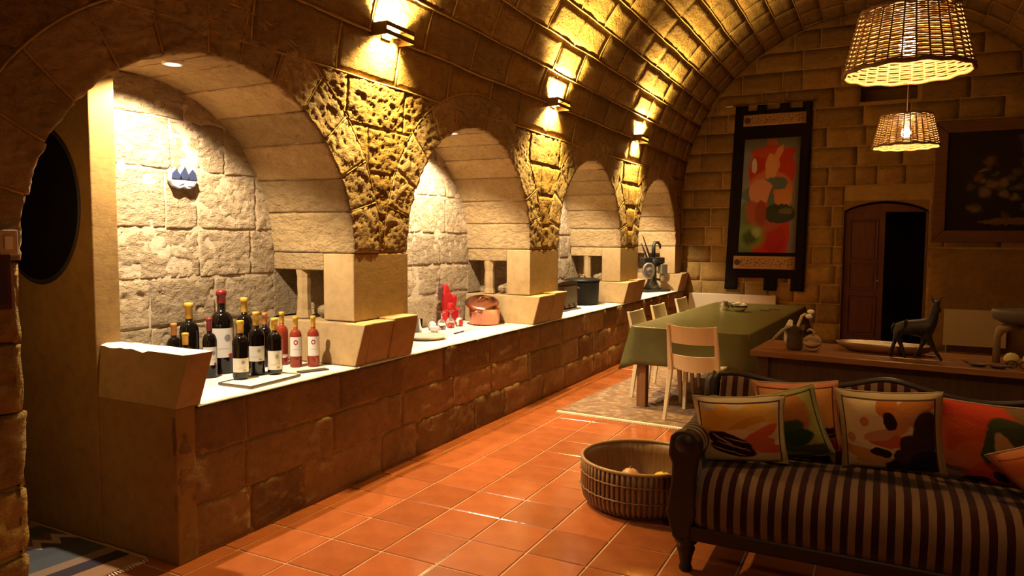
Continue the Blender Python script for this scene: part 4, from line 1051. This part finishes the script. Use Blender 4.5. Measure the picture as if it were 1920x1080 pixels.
# ------------------------------------------------------------------ basket with fruit
M['bwick'] = wood('golden_brown_wicker', (.24, .12, .045), (.14, .065, .022), 2, 16, .45)
M['brim'] = wood('pale_wicker_rim', (.36, .21, .10), (.28, .16, .06), 0, 16, .4)
BKX, BKY, BR, BH = -1.262, 4.20, .365, .28
t = thing('round_basket', 'wide round woven basket on the floor left of the sofa', 'basket', (BKX, BKY, 0))
st = None; nst = 72
for i in range(nst):
    a = 2*PI*i/nst
    if st is None:
        st = MB().tube([(BR-.035, 0, .02), (BR-.012, 0, .05), (BR-.002, 0, .10), (BR, 0, .20), (BR, 0, BH-.005)], .0125, 6, flat=.55).obj('stake', 'bwick', t, smooth=True); o = st
    else: o = st.copy(); COL.objects.link(o)
    o.rotation_euler = (0, 0, a)
mb = MB().lathe([(.001, .012), (BR-.05, .012), (BR-.03, .03), (BR-.012, .06), (BR-.006, .2), (BR-.004, BH-.01), (BR-.010, BH-.01), (BR-.014, .2), (BR-.02, .06), (BR-.05, .022), (.001, .02)], 64, cap=False)
mb.obj('liner', 'bwick', t, smooth=True)
for z in (.115, .205):
    MB().tube([((BR+.006+.004*math.sin(36*b))*math.cos(b), (BR+.006+.004*math.sin(36*b))*math.sin(b), z) for b in [2*PI*i/144 for i in range(144)]], .005, 5, closed=True).obj('binding', 'bwick', t, smooth=True)
MB().tube([((BR-.002)*math.cos(b), (BR-.002)*math.sin(b), BH) for b in [2*PI*i/64 for i in range(64)]], .011, 8, closed=True).obj('rim', 'brim', t, smooth=True)
MB().lathe([(BR-.075, 0), (BR-.05, .0), (BR-.045, .018), (BR-.08, .018)], 48, cap=False).obj('foot_ring', 'bwick', t, smooth=True)
M['lemon'] = plain('lemon_skin', (.75, .46, .02), .4, bumpd=.002, bscale=120); M['onion'] = plain('onion_skin', (.52, .26, .12), .4); M['stalk'] = plain('dry_stalk', (.3, .2, .1), .8)
def fruit(name, x, y, r, mat, label, cat, z=None, sc=(1, 1, 1)):
    t = thing(name, label, cat, (BKX+x, BKY+y, z if z else .022+r*sc[2]), random.random()*3, 'fruit in the round basket')
    MB().ball((0, 0, 0), r, 16, 12, sc).obj('flesh', mat, t, smooth=True)
    MB().lathe([(.008, r*sc[2]*.93), (.004, r*sc[2]+.012)], 8).obj('stem', 'stalk', t)
fruit('lemon', .14, -.02, .058, 'lemon', 'bright yellow lemon in the basket beside the sofa arm', 'lemon', z=.155, sc=(1.25, 1, 1))
fruit('onion', -.06, -.04, .062, 'onion', 'largest pinkish onion at the middle of the basket', 'onion', z=.15)
fruit('onion', .06, -.10, .055, 'onion', 'onion under the lemon in the basket', 'onion')
fruit('onion', -.13, .03, .05, 'onion', 'onion at the left inside of the basket', 'onion', z=.10)
fruit('onion', -.02, .08, .055, 'onion', 'onion at the rear of the basket heap', 'onion')
fruit('onion', .16, .07, .055, 'onion', 'onion under and behind the lemon', 'onion')
fruit('onion', -.12, -.12, .055, 'onion', 'onion low at the front left of the basket heap', 'onion')

# ------------------------------------------------------------------ sofa
ca, cb = (.024, .004, .005), (.165, .10, .062)
M['sx'] = stripes('striped_seat_fabric', 0, .060, ca, cb, 0, .5); M['sy'] = stripes('striped_arm_fabric', 1, .050, ca, cb, 0, .45)
M['mahog'] = wood('dark_mahogany', (.014, .004, .003), (.008, .003, .002), 0, 7, .45, .05)
SX0, SX1, SY0, SY1 = -.885, 1.065, 3.36, 4.17
SC = (SX0+SX1)/2
t = thing('striped_sofa', 'dark wooden sofa with maroon and beige striped upholstery', 'sofa', (SC, 0, 0))
x0, x1 = SX0-SC, SX1-SC
# seat: sprung, rounded front falling to the rail
mb = MB(); pfl = [(SY1-.10, .44), (SY1-.3, .475), (SY0+.25, .495), (SY0+.12, .49), (SY0+.05, .465), (SY0+.01, .42), (SY0-.005, .35), (SY0+.0, .28), (SY0+.02, .235), (SY0+.10, .23)]
nx = 40
for i in range(nx+1):
    q = i/nx; x = x0+.13+(x1-x0-.26)*q; e = min(q, 1-q)*nx; dr = .02 if e == 0 else .006 if e == 1 else 0
    for (y, z) in pfl: mb.v.append(Vector((x, y+dr*(1 if y < SY0+.3 else 0), z-(dr if z > .4 else 0)+.008*noise.noise(Vector((x*3, y*3, 0))))))
L = len(pfl)
mb.f = [(i*L+j, (i+1)*L+j, (i+1)*L+j+1, i*L+j+1) for i in range(nx) for j in range(L-1)]+[tuple(range(L)), tuple(range(nx*L+L-1, nx*L-1, -1))]
mb.obj('seat', 'sx', t, smooth=True)
MB().box((0, SY0+.06, .20), (x1-x0-.10, .09, .075)).obj('front_rail', 'mahog', t, bevel=.012)
MB().box((0, SY1-.06, .22), (x1-x0-.10, .06, .12)).obj('rear_rail', 'mahog', t, bevel=.01)
for sx in (x0+.07, x1-.07): MB().box((sx, (SY0+SY1)/2, .22), (.07, SY1-SY0-.1, .12)).obj('side_rail', 'mahog', t, bevel=.01)
leg = [(.030, 0), (.034, .015), (.026, .03), (.034, .075), (.045, .11), (.038, .125), (.055, .145), (.058, .165), (.045, .175), (.05, .20)]
for sx in (x0+.085, x1-.085):
    MB().lathe(leg, 20, c=(sx, SY0+.06, 0)).obj('turned_leg', 'mahog', t, smooth=True)
    MB().hexa([(sx-.025, SY1-.03, 0), (sx+.025, SY1-.03, 0), (sx+.025, SY1+.02, 0), (sx-.025, SY1+.02, 0), (sx-.03, SY1-.09, .2), (sx+.03, SY1-.09, .2), (sx+.03, SY1-.03, .2), (sx-.03, SY1-.03, .2)]).obj('rear_leg', 'mahog', t, bevel=.005)
# arms: rolled fabric over a carved front post
def sofa_arm(sgn, xa):
    prof_a = []
    for i in range(15):
        a = -PI*.55+PI*1.62*i/14; prof_a.append((.075*math.cos(a)-.0, .615+.075*math.sin(a)))
    prof_a = [(.055, .42)]+prof_a[2:]+[(-.06, .52), (-.05, .40)]
    mb = MB(); ny = 16
    for j in range(ny+1):
        q = j/ny; y = SY0+.05+(SY1-.16-SY0)*q; rise = .12*max(0, q-.45)**1.5
        for (a, z) in prof_a: mb.v.append(Vector((xa-sgn*a, y, z+(rise if z > .45 else 0))))
    K = len(prof_a)
    mb.f = [(j*K+i, (j+1)*K+i, (j+1)*K+i+1, j*K+i+1) for j in range(ny) for i in range(K-1)]+[tuple(range(K)), tuple(range(ny*K+K-1, ny*K-1, -1))]
    mb.obj('arm', 'sy', t, smooth=True)
    # carved front: scroll top narrowing, swelling to the leg block
    pts = [(-.075, .62), (-.07, .665), (-.04, .692), (0, .698), (.045, .69), (.075, .66), (.08, .61), (.062, .55), (.052, .47), (.055, .38), (.06, .29), (.04, .24), (.03, .165), (-.05, .165), (-.065, .22), (-.085, .29), (-.075, .36), (-.062, .45), (-.06, .53), (-.078, .57)]
    pp = MB().prism([(xa+sgn*0-sgn*a*-1*-1, SY0+.05, z) for a, z in pts], (0, -.045, 0), (0, .01, 0)).obj('arm_post', 'mahog', t, bevel=.012)
    MB().lathe([(.001, .012), (.03, .01), (.045, 0), (.05, -.004)], 18, cap=False).xf(Matrix.Translation((xa, SY0+.003, .635)) @ Matrix.Rotation(PI/2, 4, 'X')).obj('rosette', 'mahog', pp, smooth=True)
sofa_arm(-1, x0+.08); sofa_arm(1, x1-.08)
# back: serpentine crest
def crest(x):
    q = (x-.0)/(x1); a = abs(x+.04)
    return .845+.055*math.exp(-(a/.16)**2)-.02*math.exp(-((a-.42)/.14)**2)+.02*math.exp(-((a-.75)/.12)**2)
mb = MB(); nx, nz_ = 60, 10
for i in range(nx+1):
    x = x0+.10+(x1-x0-.20)*i/nx; top = crest(x)-.018
    for j in range(nz_+1):
        q = j/nz_; z = .42+(top-.42)*q; mb.v.append(Vector((x, SY1-.13+.07*q-.035*math.sin(PI*q), z)))
K = nz_+1
mb.f = [(i*K+j, (i+1)*K+j, (i+1)*K+j+1, i*K+j+1) for i in range(nx) for j in range(nz_)]
o = mb.obj('back_upholstery', 'sx', t, smooth=True); sm = o.modifiers.new('thick', 'SOLIDIFY'); sm.thickness = .06; sm.offset = 1
mb = MB().tube([(x0+.06+(x1-x0-.12)*i/60, SY1-.035, crest(x0+.06+(x1-x0-.12)*i/60)-.012) for i in range(61)], .018, 8); mb.obj('crest_rail', 'mahog', t, smooth=True)
for sgn, xa in ((-1, x0+.05), (1, x1-.05)):
    mb = MB().tube([(xa, SY1-.03, .18), (xa, SY1-.08, .5), (xa, SY1-.06, .72), (xa, SY1-.04, .80), (xa-sgn*.02, SY1-.03, .835), (xa-sgn*.05, SY1-.03, .83)], [.035, .038, .042, .045, .035, .012], 10)
    mb.obj('back_post', 'mahog', t, smooth=True)
    MB().tube([(xa-sgn*.01, SY1-.03, .78), (xa-sgn*.06, SY1-.03, .785)], [.018, .010], 8).obj('finial', 'mahog', t, smooth=True)

# ------------------------------------------------------------------ cushions
def cushion(label, c, size, tilt, roll, yaw, mat, puff=.075):
    t = thing('cushion', label, 'cushion', c, 0, 'printed cushions on the sofa')
    n = 20; mb = MB(); mb.uv = []
    R = Matrix.Rotation(yaw, 3, 'Z') @ Matrix.Rotation(-tilt, 3, 'X') @ Matrix.Rotation(roll, 3, 'Y')
    for side in (-1, 1):
        for i in range(n+1):
            for j in range(n+1):
                u, v = -1+2*i/n, -1+2*j/n
                pin = 1-.07*(1-u*u)*abs(v)**3*1.0; pin2 = 1-.07*(1-v*v)*abs(u)**3
                uu, vv = u*(pin2), v*(pin)
                h = puff*((max(0, 1-(abs(u)/.93)**2.2))*(max(0, 1-(abs(v)/.93)**2.2)))**.45
                p = Vector((uu*size[0]/2, side*(h+.003), vv*size[1]/2))
                p.y += .006*noise.noise(Vector((u*2+c[0]*9, v*2, side)))
                mb.v.append(R @ p); mb.uv.append((i/n, j/n))
    K = (n+1)**2
    for s_ in (0, 1):
        for i in range(n):
            for j in range(n): a = s_*K+i*(n+1)+j; mb.f.append((a, a+n+1, a+n+2, a+1))
    rim = [i*(n+1) for i in range(n+1)]+[n*(n+1)+j for j in range(1, n+1)]+[i*(n+1)+n for i in range(n-1, -1, -1)]+[j for j in range(n-1, 0, -1)]
    for a, b in zip(rim, rim[1:]+rim[:1]): mb.f.append((a, b, K+b, K+a))
    mb.obj('cover', mat, t, smooth=True)
    pts = [R @ Vector(((mb.uv[k][0]*2-1)*size[0]/2*1.0, 0, (mb.uv[k][1]*2-1)*size[1]/2)) for k in rim]
    pts = [(mb.v[k]+mb.v[K+k])/2 for k in rim]
    MB().tube(pts, .004, 5, closed=True).obj('piping', 'piping', t, smooth=True)
    return t
M['piping'] = plain('pale_piping', (.40, .30, .17), .8)
yel, blackc, redc, cream, orange, purple, green = (.80, .40, .04), (.03, .008, .008), (.66, .13, .045), (.55, .42, .22), (.60, .20, .03), (.045, .022, .035), (.05, .09, .02)
K1 = [(.10, .55, .16, .34, -.35, yel), (.26, .80, .26, .13, -.25, yel), (.60, .66, .34, .24, .5, (.76, .44, .08)), (.54, .60, .28, .12, .6, (.66, .33, .05)), (.62, .47, .25, .10, .6, (.72, .52, .26)), (.40, .45, .2, .08, .3, (.74, .58, .34)),
      (.72, .46, .22, .075, .55, redc), (.80, .24, .22, .07, -.25, redc), (.72, .33, .16, .09, .1, (.6, .16, .06)), (.38, .36, .26, .115, -.45, blackc), (.42, .24, .26, .10, -.28, blackc), (.30, .40, .14, .012, -.6, (.45, .3, .25)), (.42, .30, .2, .010, -.4, (.45, .3, .25)), (.36, .22, .2, .010, -.35, (.45, .3, .25)), (.48, .38, .16, .010, -.35, (.4, .25, .2)), (.12, .92, .14, .09, 0, (.6, .5, .33))]
K1 = [(a, b+.07 if b < .5 else b, *r) for a, b, *r in K1]
M['k1'] = painted('yellow_black_red_print', (.74, .58, .34), K1, (.06, (.60, .50, .33), (.07, .03, .02)), wob=.05, wscale=9)
M['k2'] = painted('green_leaf_print', (.42, .42, .13), [(.70, .78, .16, .30, .3, (.50, .22, .05)), (.4, .5, .38, .16, .2, green), (.6, .40, .26, .12, 0, (.03, .06, .015)), (.6, .15, .5, .17, -.2, (.07, .08, .03)), (.7, .1, .3, .04, -.5, (.16, .16, .06)), (.2, .25, .2, .1, 0, (.12, .16, .04))], (.05, (.30, .32, .12), (.08, .05, .02)), wob=.08, wscale=7)
M['k3'] = painted('orange_print', (.68, .32, .10), [(.3, .75, .4, .3, 0, (.58, .28, .09)), (.70, .30, .32, .12, .1, blackc), (.8, .12, .30, .14, 0, (.40, .025, .03)), (.55, .50, .2, .06, .4, (.5, .10, .03)), (.72, .30, .22, .012, .1, (.3, .2, .15)), (.72, .25, .22, .012, -.1, (.3, .2, .15))], (.06, (.55, .22, .12), (.12, .04, .03)), wob=.08, wscale=6)
M['k4'] = painted('cream_print_with_dark_corner', (.74, .62, .36), [(.50, .86, .10, .14, .2, orange), (.60, .70, .10, .16, -.3, (.58, .25, .08)), (.78, .88, .22, .08, .2, (.55, .22, .05)), (.78, .74, .12, .08, .2, (.5, .25, .12)), (.28, .70, .045, .055, 0, (.55, .22, .1)), (.52, .48, .22, .085, -.05, (.56, .12, .05)), (.42, .55, .16, .06, .3, (.55, .28, .16)), (.26, .30, .24, .075, -.15, (.58, .26, .05)), (.36, .22, .2, .06, .1, (.55, .3, .1)), (.13, .48, .05, .06, 0, (.5, .27, .17)), (.52, .71, .065, .10, .3, blackc), (.42, .33, .11, .055, -.2, blackc), (.85, .55, .13, .28, 0, purple), (.72, .38, .12, .20, .2, purple), (.68, .15, .24, .16, .2, (.02, .012, .03)), (.85, .16, .2, .2, 0, (.018, .01, .03)), (.62, .30, .08, .10, 0, purple)], (.065, (.50, .42, .25), (.10, .05, .03)), wob=.06, wscale=9)
M['k5'] = painted('red_flower_print', (.20, .12, .05), [(.25, .85, .45, .22, -.2, (.55, .06, .025)), (.18, .55, .32, .30, 0, (.60, .10, .025)), (.35, .45, .22, .18, .4, (.62, .15, .03)), (.12, .35, .16, .10, .3, (.6, .18, .08)), (.60, .30, .30, .16, .2, (.58, .09, .03)), (.55, .14, .32, .12, -.1, (.55, .05, .04)), (.48, .62, .10, .26, -.2, green), (.66, .74, .26, .12, -.5, (.05, .07, .03)), (.58, .52, .08, .24, .3, (.45, .33, .15)), (.85, .72, .18, .2, 0, (.04, .06, .02)), (.82, .88, .08, .08, 0, (.4, .32, .14)), (.78, .55, .06, .14, -.2, (.45, .38, .2)), (.30, .08, .18, .07, .4, (.03, .03, .015)), (.15, .12, .10, .06, 0, (.4, .25, .18)), (.2, .02, .1, .05, 0, (.45, .3, .15)), (.55, .20, .05, .1, .7, (.03, .03, .02))], None, wob=.09, wscale=6)
M['k6'] = painted('plain_orange_print', (.55, .26, .06), [(.5, .4, .42, .36, .3, (.56, .30, .07)), (.2, .85, .5, .14, .3, (.56, .16, .05)), (.8, .7, .1, .2, 0, redc)], (.08, (.55, .20, .09), (.3, .08, .03)), wob=.08)
cushion('peach orange cushion with black band standing against the sofa back behind the green one', (-.36, 3.93, .70), (.41, .40), -.28, -.10, .02, 'k3')
cushion('green leafy cushion tucked between yellow and peach cushions', (-.42, 3.77, .675), (.41, .40), -.30, -.30, .12, 'k2', .07)
cushion('yellow cushion with black and red strokes by the left sofa arm', (-.595, 3.63, .670), (.43, .38), -.28, -.09, .18, 'k1')
cushion('cream cushion with orange strokes and dark purple corner at the sofa middle', (.06, 3.73, .72), (.44, .43), -.30, -.08, -.06, 'k4')
cushion('red and orange flowered cushion with dark green leaves right of the cream one', (.48, 3.78, .70), (.46, .42), -.30, .0, -.10, 'k5')
cushion('orange cushion at the right edge lying low before the flowered one', (.70, 3.57, .675), (.44, .36), -.5, -.62, -.2, 'k6')

# ------------------------------------------------------------------ console table behind the sofa and things on it
M['console'] = wood('chestnut_console_wood', (.26, .115, .04), (.17, .07, .024), 0, 6, .35, .2)
CZ = .85
ct = thing('console_table', 'long brown wooden console table standing behind the sofa', 'table', (.33, 5.36, 0), math.radians(-4.2))
for k, (a, b) in enumerate(((-.315, -.11), (-.107, .105), (.108, .315))): MB().box((0, (a+b)/2, CZ-.02), (2.2, b-a, .04)).obj('top_plank', 'console', ct, bevel=.004)
for sx in (-1, 1):
    for sy in (-1, 1): MB().box((sx*1.02, sy*.25, (CZ-.04)/2), (.08, .08, CZ-.04)).obj('leg', 'dkwood', ct, bevel=.005)
    MB().box((sx*1.02, 0, CZ-.12), (.04, .42, .15)).obj('end_apron', 'dkwood', ct)
for sy in (-1, 1): MB().box((0, sy*.25, CZ-.12), (1.96, .035, .15)).obj('apron', 'dkwood', ct)
MB().box((0, 0, .20), (2.0, .5, .03)).obj('low_shelf', 'dkwood', ct)
# vase with driftwood, flowers
t = thing('rustic_vase', 'dark rustic vase with a curled pale stick at the left end of the console', 'vase', (-.52, 5.30, CZ+.001))
mb = MB(); pf = [(.048, 0), (.055, .02), (.052, .06), (.045, .10), (.055, .14), (.062, .155)]; n_ = 18
for (r, z) in pf:
    for k in range(n_): a = 2*PI*k/n_; rr = r*(1+.10*noise.noise(Vector((math.cos(a)*1.5, math.sin(a)*1.5, z*9)))); mb.v.append(Vector((rr*math.cos(a), rr*math.sin(a), z+(.02*math.sin(a*3) if z > .15 else 0))))
mb.f = [(i*n_+k, i*n_+(k+1) % n_, (i+1)*n_+(k+1) % n_, (i+1)*n_+k) for i in range(5) for k in range(n_)]+[tuple(range(n_))]
o = mb.obj('pot', plain('dark_bark', (.06, .028, .016), .8, bumpd=.006, bscale=50), t, smooth=True); sm = o.modifiers.new('th', 'SOLIDIFY'); sm.thickness = .006
MB().tube([(.0, 0, .03), (.005, 0, .13), (.025, 0, .19), (.04, 0, .235), (.06, 0, .25), (.075, -.005, .24)], [.011, .011, .010, .010, .009, .008], 8).obj('curled_stick', plain('bleached_wood', (.62, .48, .28), .7), t, smooth=True)
for c in ((.085, 0, .235), (.095, .02, .265)):
    mb = MB(); mb.ball(c, .024, 10, 8, (1, 1, .7)); mb.obj('white_bloom', 'white_petal', t, smooth=True)
MB().prism([(-.045, .02, .02), (-.075, .02, .06), (-.07, .02, .15), (-.045, .02, .205), (-.02, .02, .20), (-.015, .02, .13)], (0, -.012, 0), (0, .012, 0)).obj('pale_leaf', 'white_petal', t, bevel=.006)
MB().tube([(-.03, 0, .16), (-.08, -.01, .13), (-.13, -.015, .075), (-.155, -.02, .05)], [.010, .013, .010, .005], 8).obj('drooping_twig', plain('olive_twig', (.30, .27, .13), .8), t, smooth=True)
t = thing('rope_ball', 'ball of pale knotted rope beside the rustic vase', 'rope', (-.405, 5.27, CZ+.001))
M['rope'] = plain('hemp_rope', (.40, .26, .14), .9, bumpd=.003, bscale=120)
for k in range(7):
    Rm = Matrix.Rotation(k*1.1, 3, 'X') @ Matrix.Rotation(k*.7, 3, 'Z'); r_ = .050 if k < 5 else .04
    MB().tube([Rm @ Vector((r_*math.cos(a), r_*math.sin(a), 0))+Vector((0, 0, .058)) for a in [2*PI*i/24 for i in range(24)]], .010, 6, closed=True).obj('coil', 'rope', t, smooth=True)
MB().ball((0, 0, .058), .043, 12, 8).obj('core', 'rope', t, smooth=True)
MB().tube([(0, 0, .105), (.01, 0, .135), (-.02, .01, .15), (-.035, .01, .135)], .008, 6).obj('rope_end', 'rope', t, smooth=True)
t = thing('wooden_dough_bowl', 'long shallow wooden bowl holding a white cloth on the console', 'bowl', (.03, 5.45, CZ+.001), math.radians(-4))
MB().lathe([(.001, .006), (.20, .0), (.27, .025), (.30, .062), (.288, .064), (.255, .034), (.19, .016), (.001, .016)], 40, sy=.42, cap=False).obj('bowl', 'console', t, smooth=True)
mb = MB(); n_ = 24
for i in range(n_+1):
    for j in range(9):
        u, v = -1+2*i/n_, -1+2*j/8; r = math.hypot(u, v); k_ = 1/max(1, r/1.0)
        x, y = u*k_*.27, v*k_*.108; mb.v.append(Vector((x, y, .05+.012*noise.noise(Vector((u*3, v*3, 2)))+.016*max(0, 1-abs(u+.35)*3))))
mb.f = [(i*9+j, (i+1)*9+j, (i+1)*9+j+1, i*9+j+1) for i in range(n_) for j in range(8)]
o = mb.obj('white_cloth', plain('white_linen', (.72, .62, .48), .8), t, smooth=True); sm = o.modifiers.new('th', 'SOLIDIFY'); sm.thickness = .006
# deer figurine
t = thing('deer_figurine', 'dark metal deer figurine striding on the console', 'figurine', (.205, 5.27, CZ+.001), math.radians(-6))
def skin_obj(name, verts, edges, radii, mat, parent, sub=2):
    me = bpy.data.meshes.new(name); me.from_pydata(verts, edges, [])
    o = bpy.data.objects.new(name, me); COL.objects.link(o); o.parent = parent; m1 = o.modifiers.new('skin', 'SKIN')
    for i, r in enumerate(radii): me.skin_vertices[0].data[i].radius = (r, r) if not isinstance(r, tuple) else r
    me.skin_vertices[0].data[0].use_root = True; me.materials.append(M[mat])
    m1.use_smooth_shade = True; m2 = o.modifiers.new('sub', 'SUBSURF'); m2.levels = sub; m2.render_levels = sub; return o
V_ = [(-.02, 0, .20), (-.085, 0, .205), (.045, 0, .205), (.09, 0, .245), (.105, 0, .315), (.112, 0, .385), (.095, -.0, .355),
      (-.105, .022, .15), (-.12, .022, .09), (-.145, .022, .0), (-.10, -.022, .15), (-.075, -.022, .08), (-.05, -.022, .0),
      (.075, -.022, .14), (.11, -.022, .07), (.155, -.022, 0), (.06, .022, .14), (.03, .022, .07), (-.005, .022, 0),
      (.118, 0, .335), (.135, 0, .305), (-.115, 0, .22)]
E_ = [(0, 1), (0, 2), (2, 3), (3, 4), (4, 5), (1, 7), (7, 8), (8, 9), (1, 10), (10, 11), (11, 12), (2, 13), (13, 14), (14, 15), (2, 16), (16, 17), (17, 18), (4, 19), (19, 20), (1, 21)]
V_.pop(6); E_ = [tuple(i-1 if i > 6 else i for i in e) for e in E_]
R_ = [.044, .048, .050, .036, .027, .026, .024, .012, .009, .024, .012, .009, .022, .011, .009, .022, .011, .009, .022, .015, .012]
M['bronze'] = plain('blackened_bronze', (.022, .016, .016), .5, metal=.4, bumpd=.004, bscale=60)
skin_obj('body', V_, E_, R_, 'bronze', t)
for s_ in (-1, 1): MB().tube([(.108+.006*s_, .006*s_, .345), (.108+.020*s_, .010*s_, .385), (.108+.030*s_, .012*s_, .415)], [.008, .011, .004], 8, flat=.6).obj('ear', 'bronze', t, smooth=True)
MB().tube([(-.12, 0, .22), (-.135, 0, .19), (-.135, 0, .16)], [.010, .008, .003], 6).obj('tail', 'bronze', t, smooth=True)
# scoops
for k, (x, y, a, lb) in enumerate(((.535, 5.115, -.2, 'small dark leaf-shaped dish on the console, the left one'), (.635, 5.10, -.25, 'dark boat-shaped scoop on the console, right of the leaf dish'))):
    t = thing('dark_dish', lb, 'dish', (x, y, CZ+.001), a, 'dark little dishes on the console')
    MB().lathe([(.001, .004), (.03, 0), (.055, .018), (.052, .02), (.028, .007), (.001, .008)], 20, sy=.45, cap=False).obj('dish_bowl', 'dkwood', t, smooth=True)
    MB().tube([(.045, 0, .016), (.075, 0, .022)] if k else [(-.045, 0, .016), (-.08, 0, .03)], [.008, .004], 6).obj('tip', 'dkwood', t, smooth=True)
# low stand with stone bowl at the frame's right
t = thing('carved_stand', 'grey stone bowl on a forked wooden stand at the right end of the console', 'stand', (.80, 5.36, CZ+.001))
MB().lathe([(.001, .255), (.12, .25), (.17, .275), (.185, .31), (.18, .335), (.165, .335), (.15, .29), (.001, .28)], 32, sy=.7, cap=False).obj('stone_bowl', plain('dark_grey_stone', (.10, .075, .055), .8, bumpd=.004, bscale=40), t, smooth=True)
M['standw'] = wood('weathered_stand_wood', (.22, .13, .06), (.15, .085, .04), 2, 8, .6)
for s_ in (-1, 1): MB().tube([(s_*.145, 0, 0), (s_*.145, 0, .16), (s_*.13, 0, .205), (s_*.07, 0, .235), (0, 0, .24)], [.022, .02, .028, .028, .03], 8).obj('fork_leg', 'standw', t, smooth=True)
MB().tube([(-.02, 0, .235), (.06, 0, .19), (.15, 0, .12)], [.03, .035, .03], 8).obj('brace', 'standw', t, smooth=True)
for k, (x, y) in enumerate(((-.07, -.03), (.02, -.045))):
    f_ = thing('lemon', ['left lemon under the forked stand', 'right lemon under the forked stand'][k], 'lemon', (.80+x, 5.36+y, CZ+.036), .5+k, 'lemons under the stand')
    MB().ball((0, 0, 0), .035, 14, 10, (1.3, 1, 1)).obj('flesh', plain('pale_lemon%d' % k, (.62, .50, .16), .45), f_, smooth=True); MB().lathe([(.006, .032), (.003, .042)], 6).obj('stem', 'stalk', f_)
t = thing('dark_spectacles', 'dark rimmed spectacles lying at the right edge of the console', 'spectacles', (.74, 5.13, CZ+.004), -.1)
for s_ in (-1, 1):
    MB().tube([(s_*.033+.026*math.cos(a), -.0+.004*math.sin(a), .022+.021*math.sin(a)) for a in [2*PI*i/20 for i in range(20)]], .004, 6, closed=True).obj('rim', 'bronze', t, smooth=True)
    MB().tube([(s_*.06, 0, .03), (s_*.062, .06, .03), (s_*.06, .11, .012)], .003, 6).obj('temple', 'bronze', t, smooth=True)
MB().tube([(-.008, 0, .026), (0, 0, .03), (.008, 0, .026)], .003, 6).obj('bridge', 'bronze', t, smooth=True)
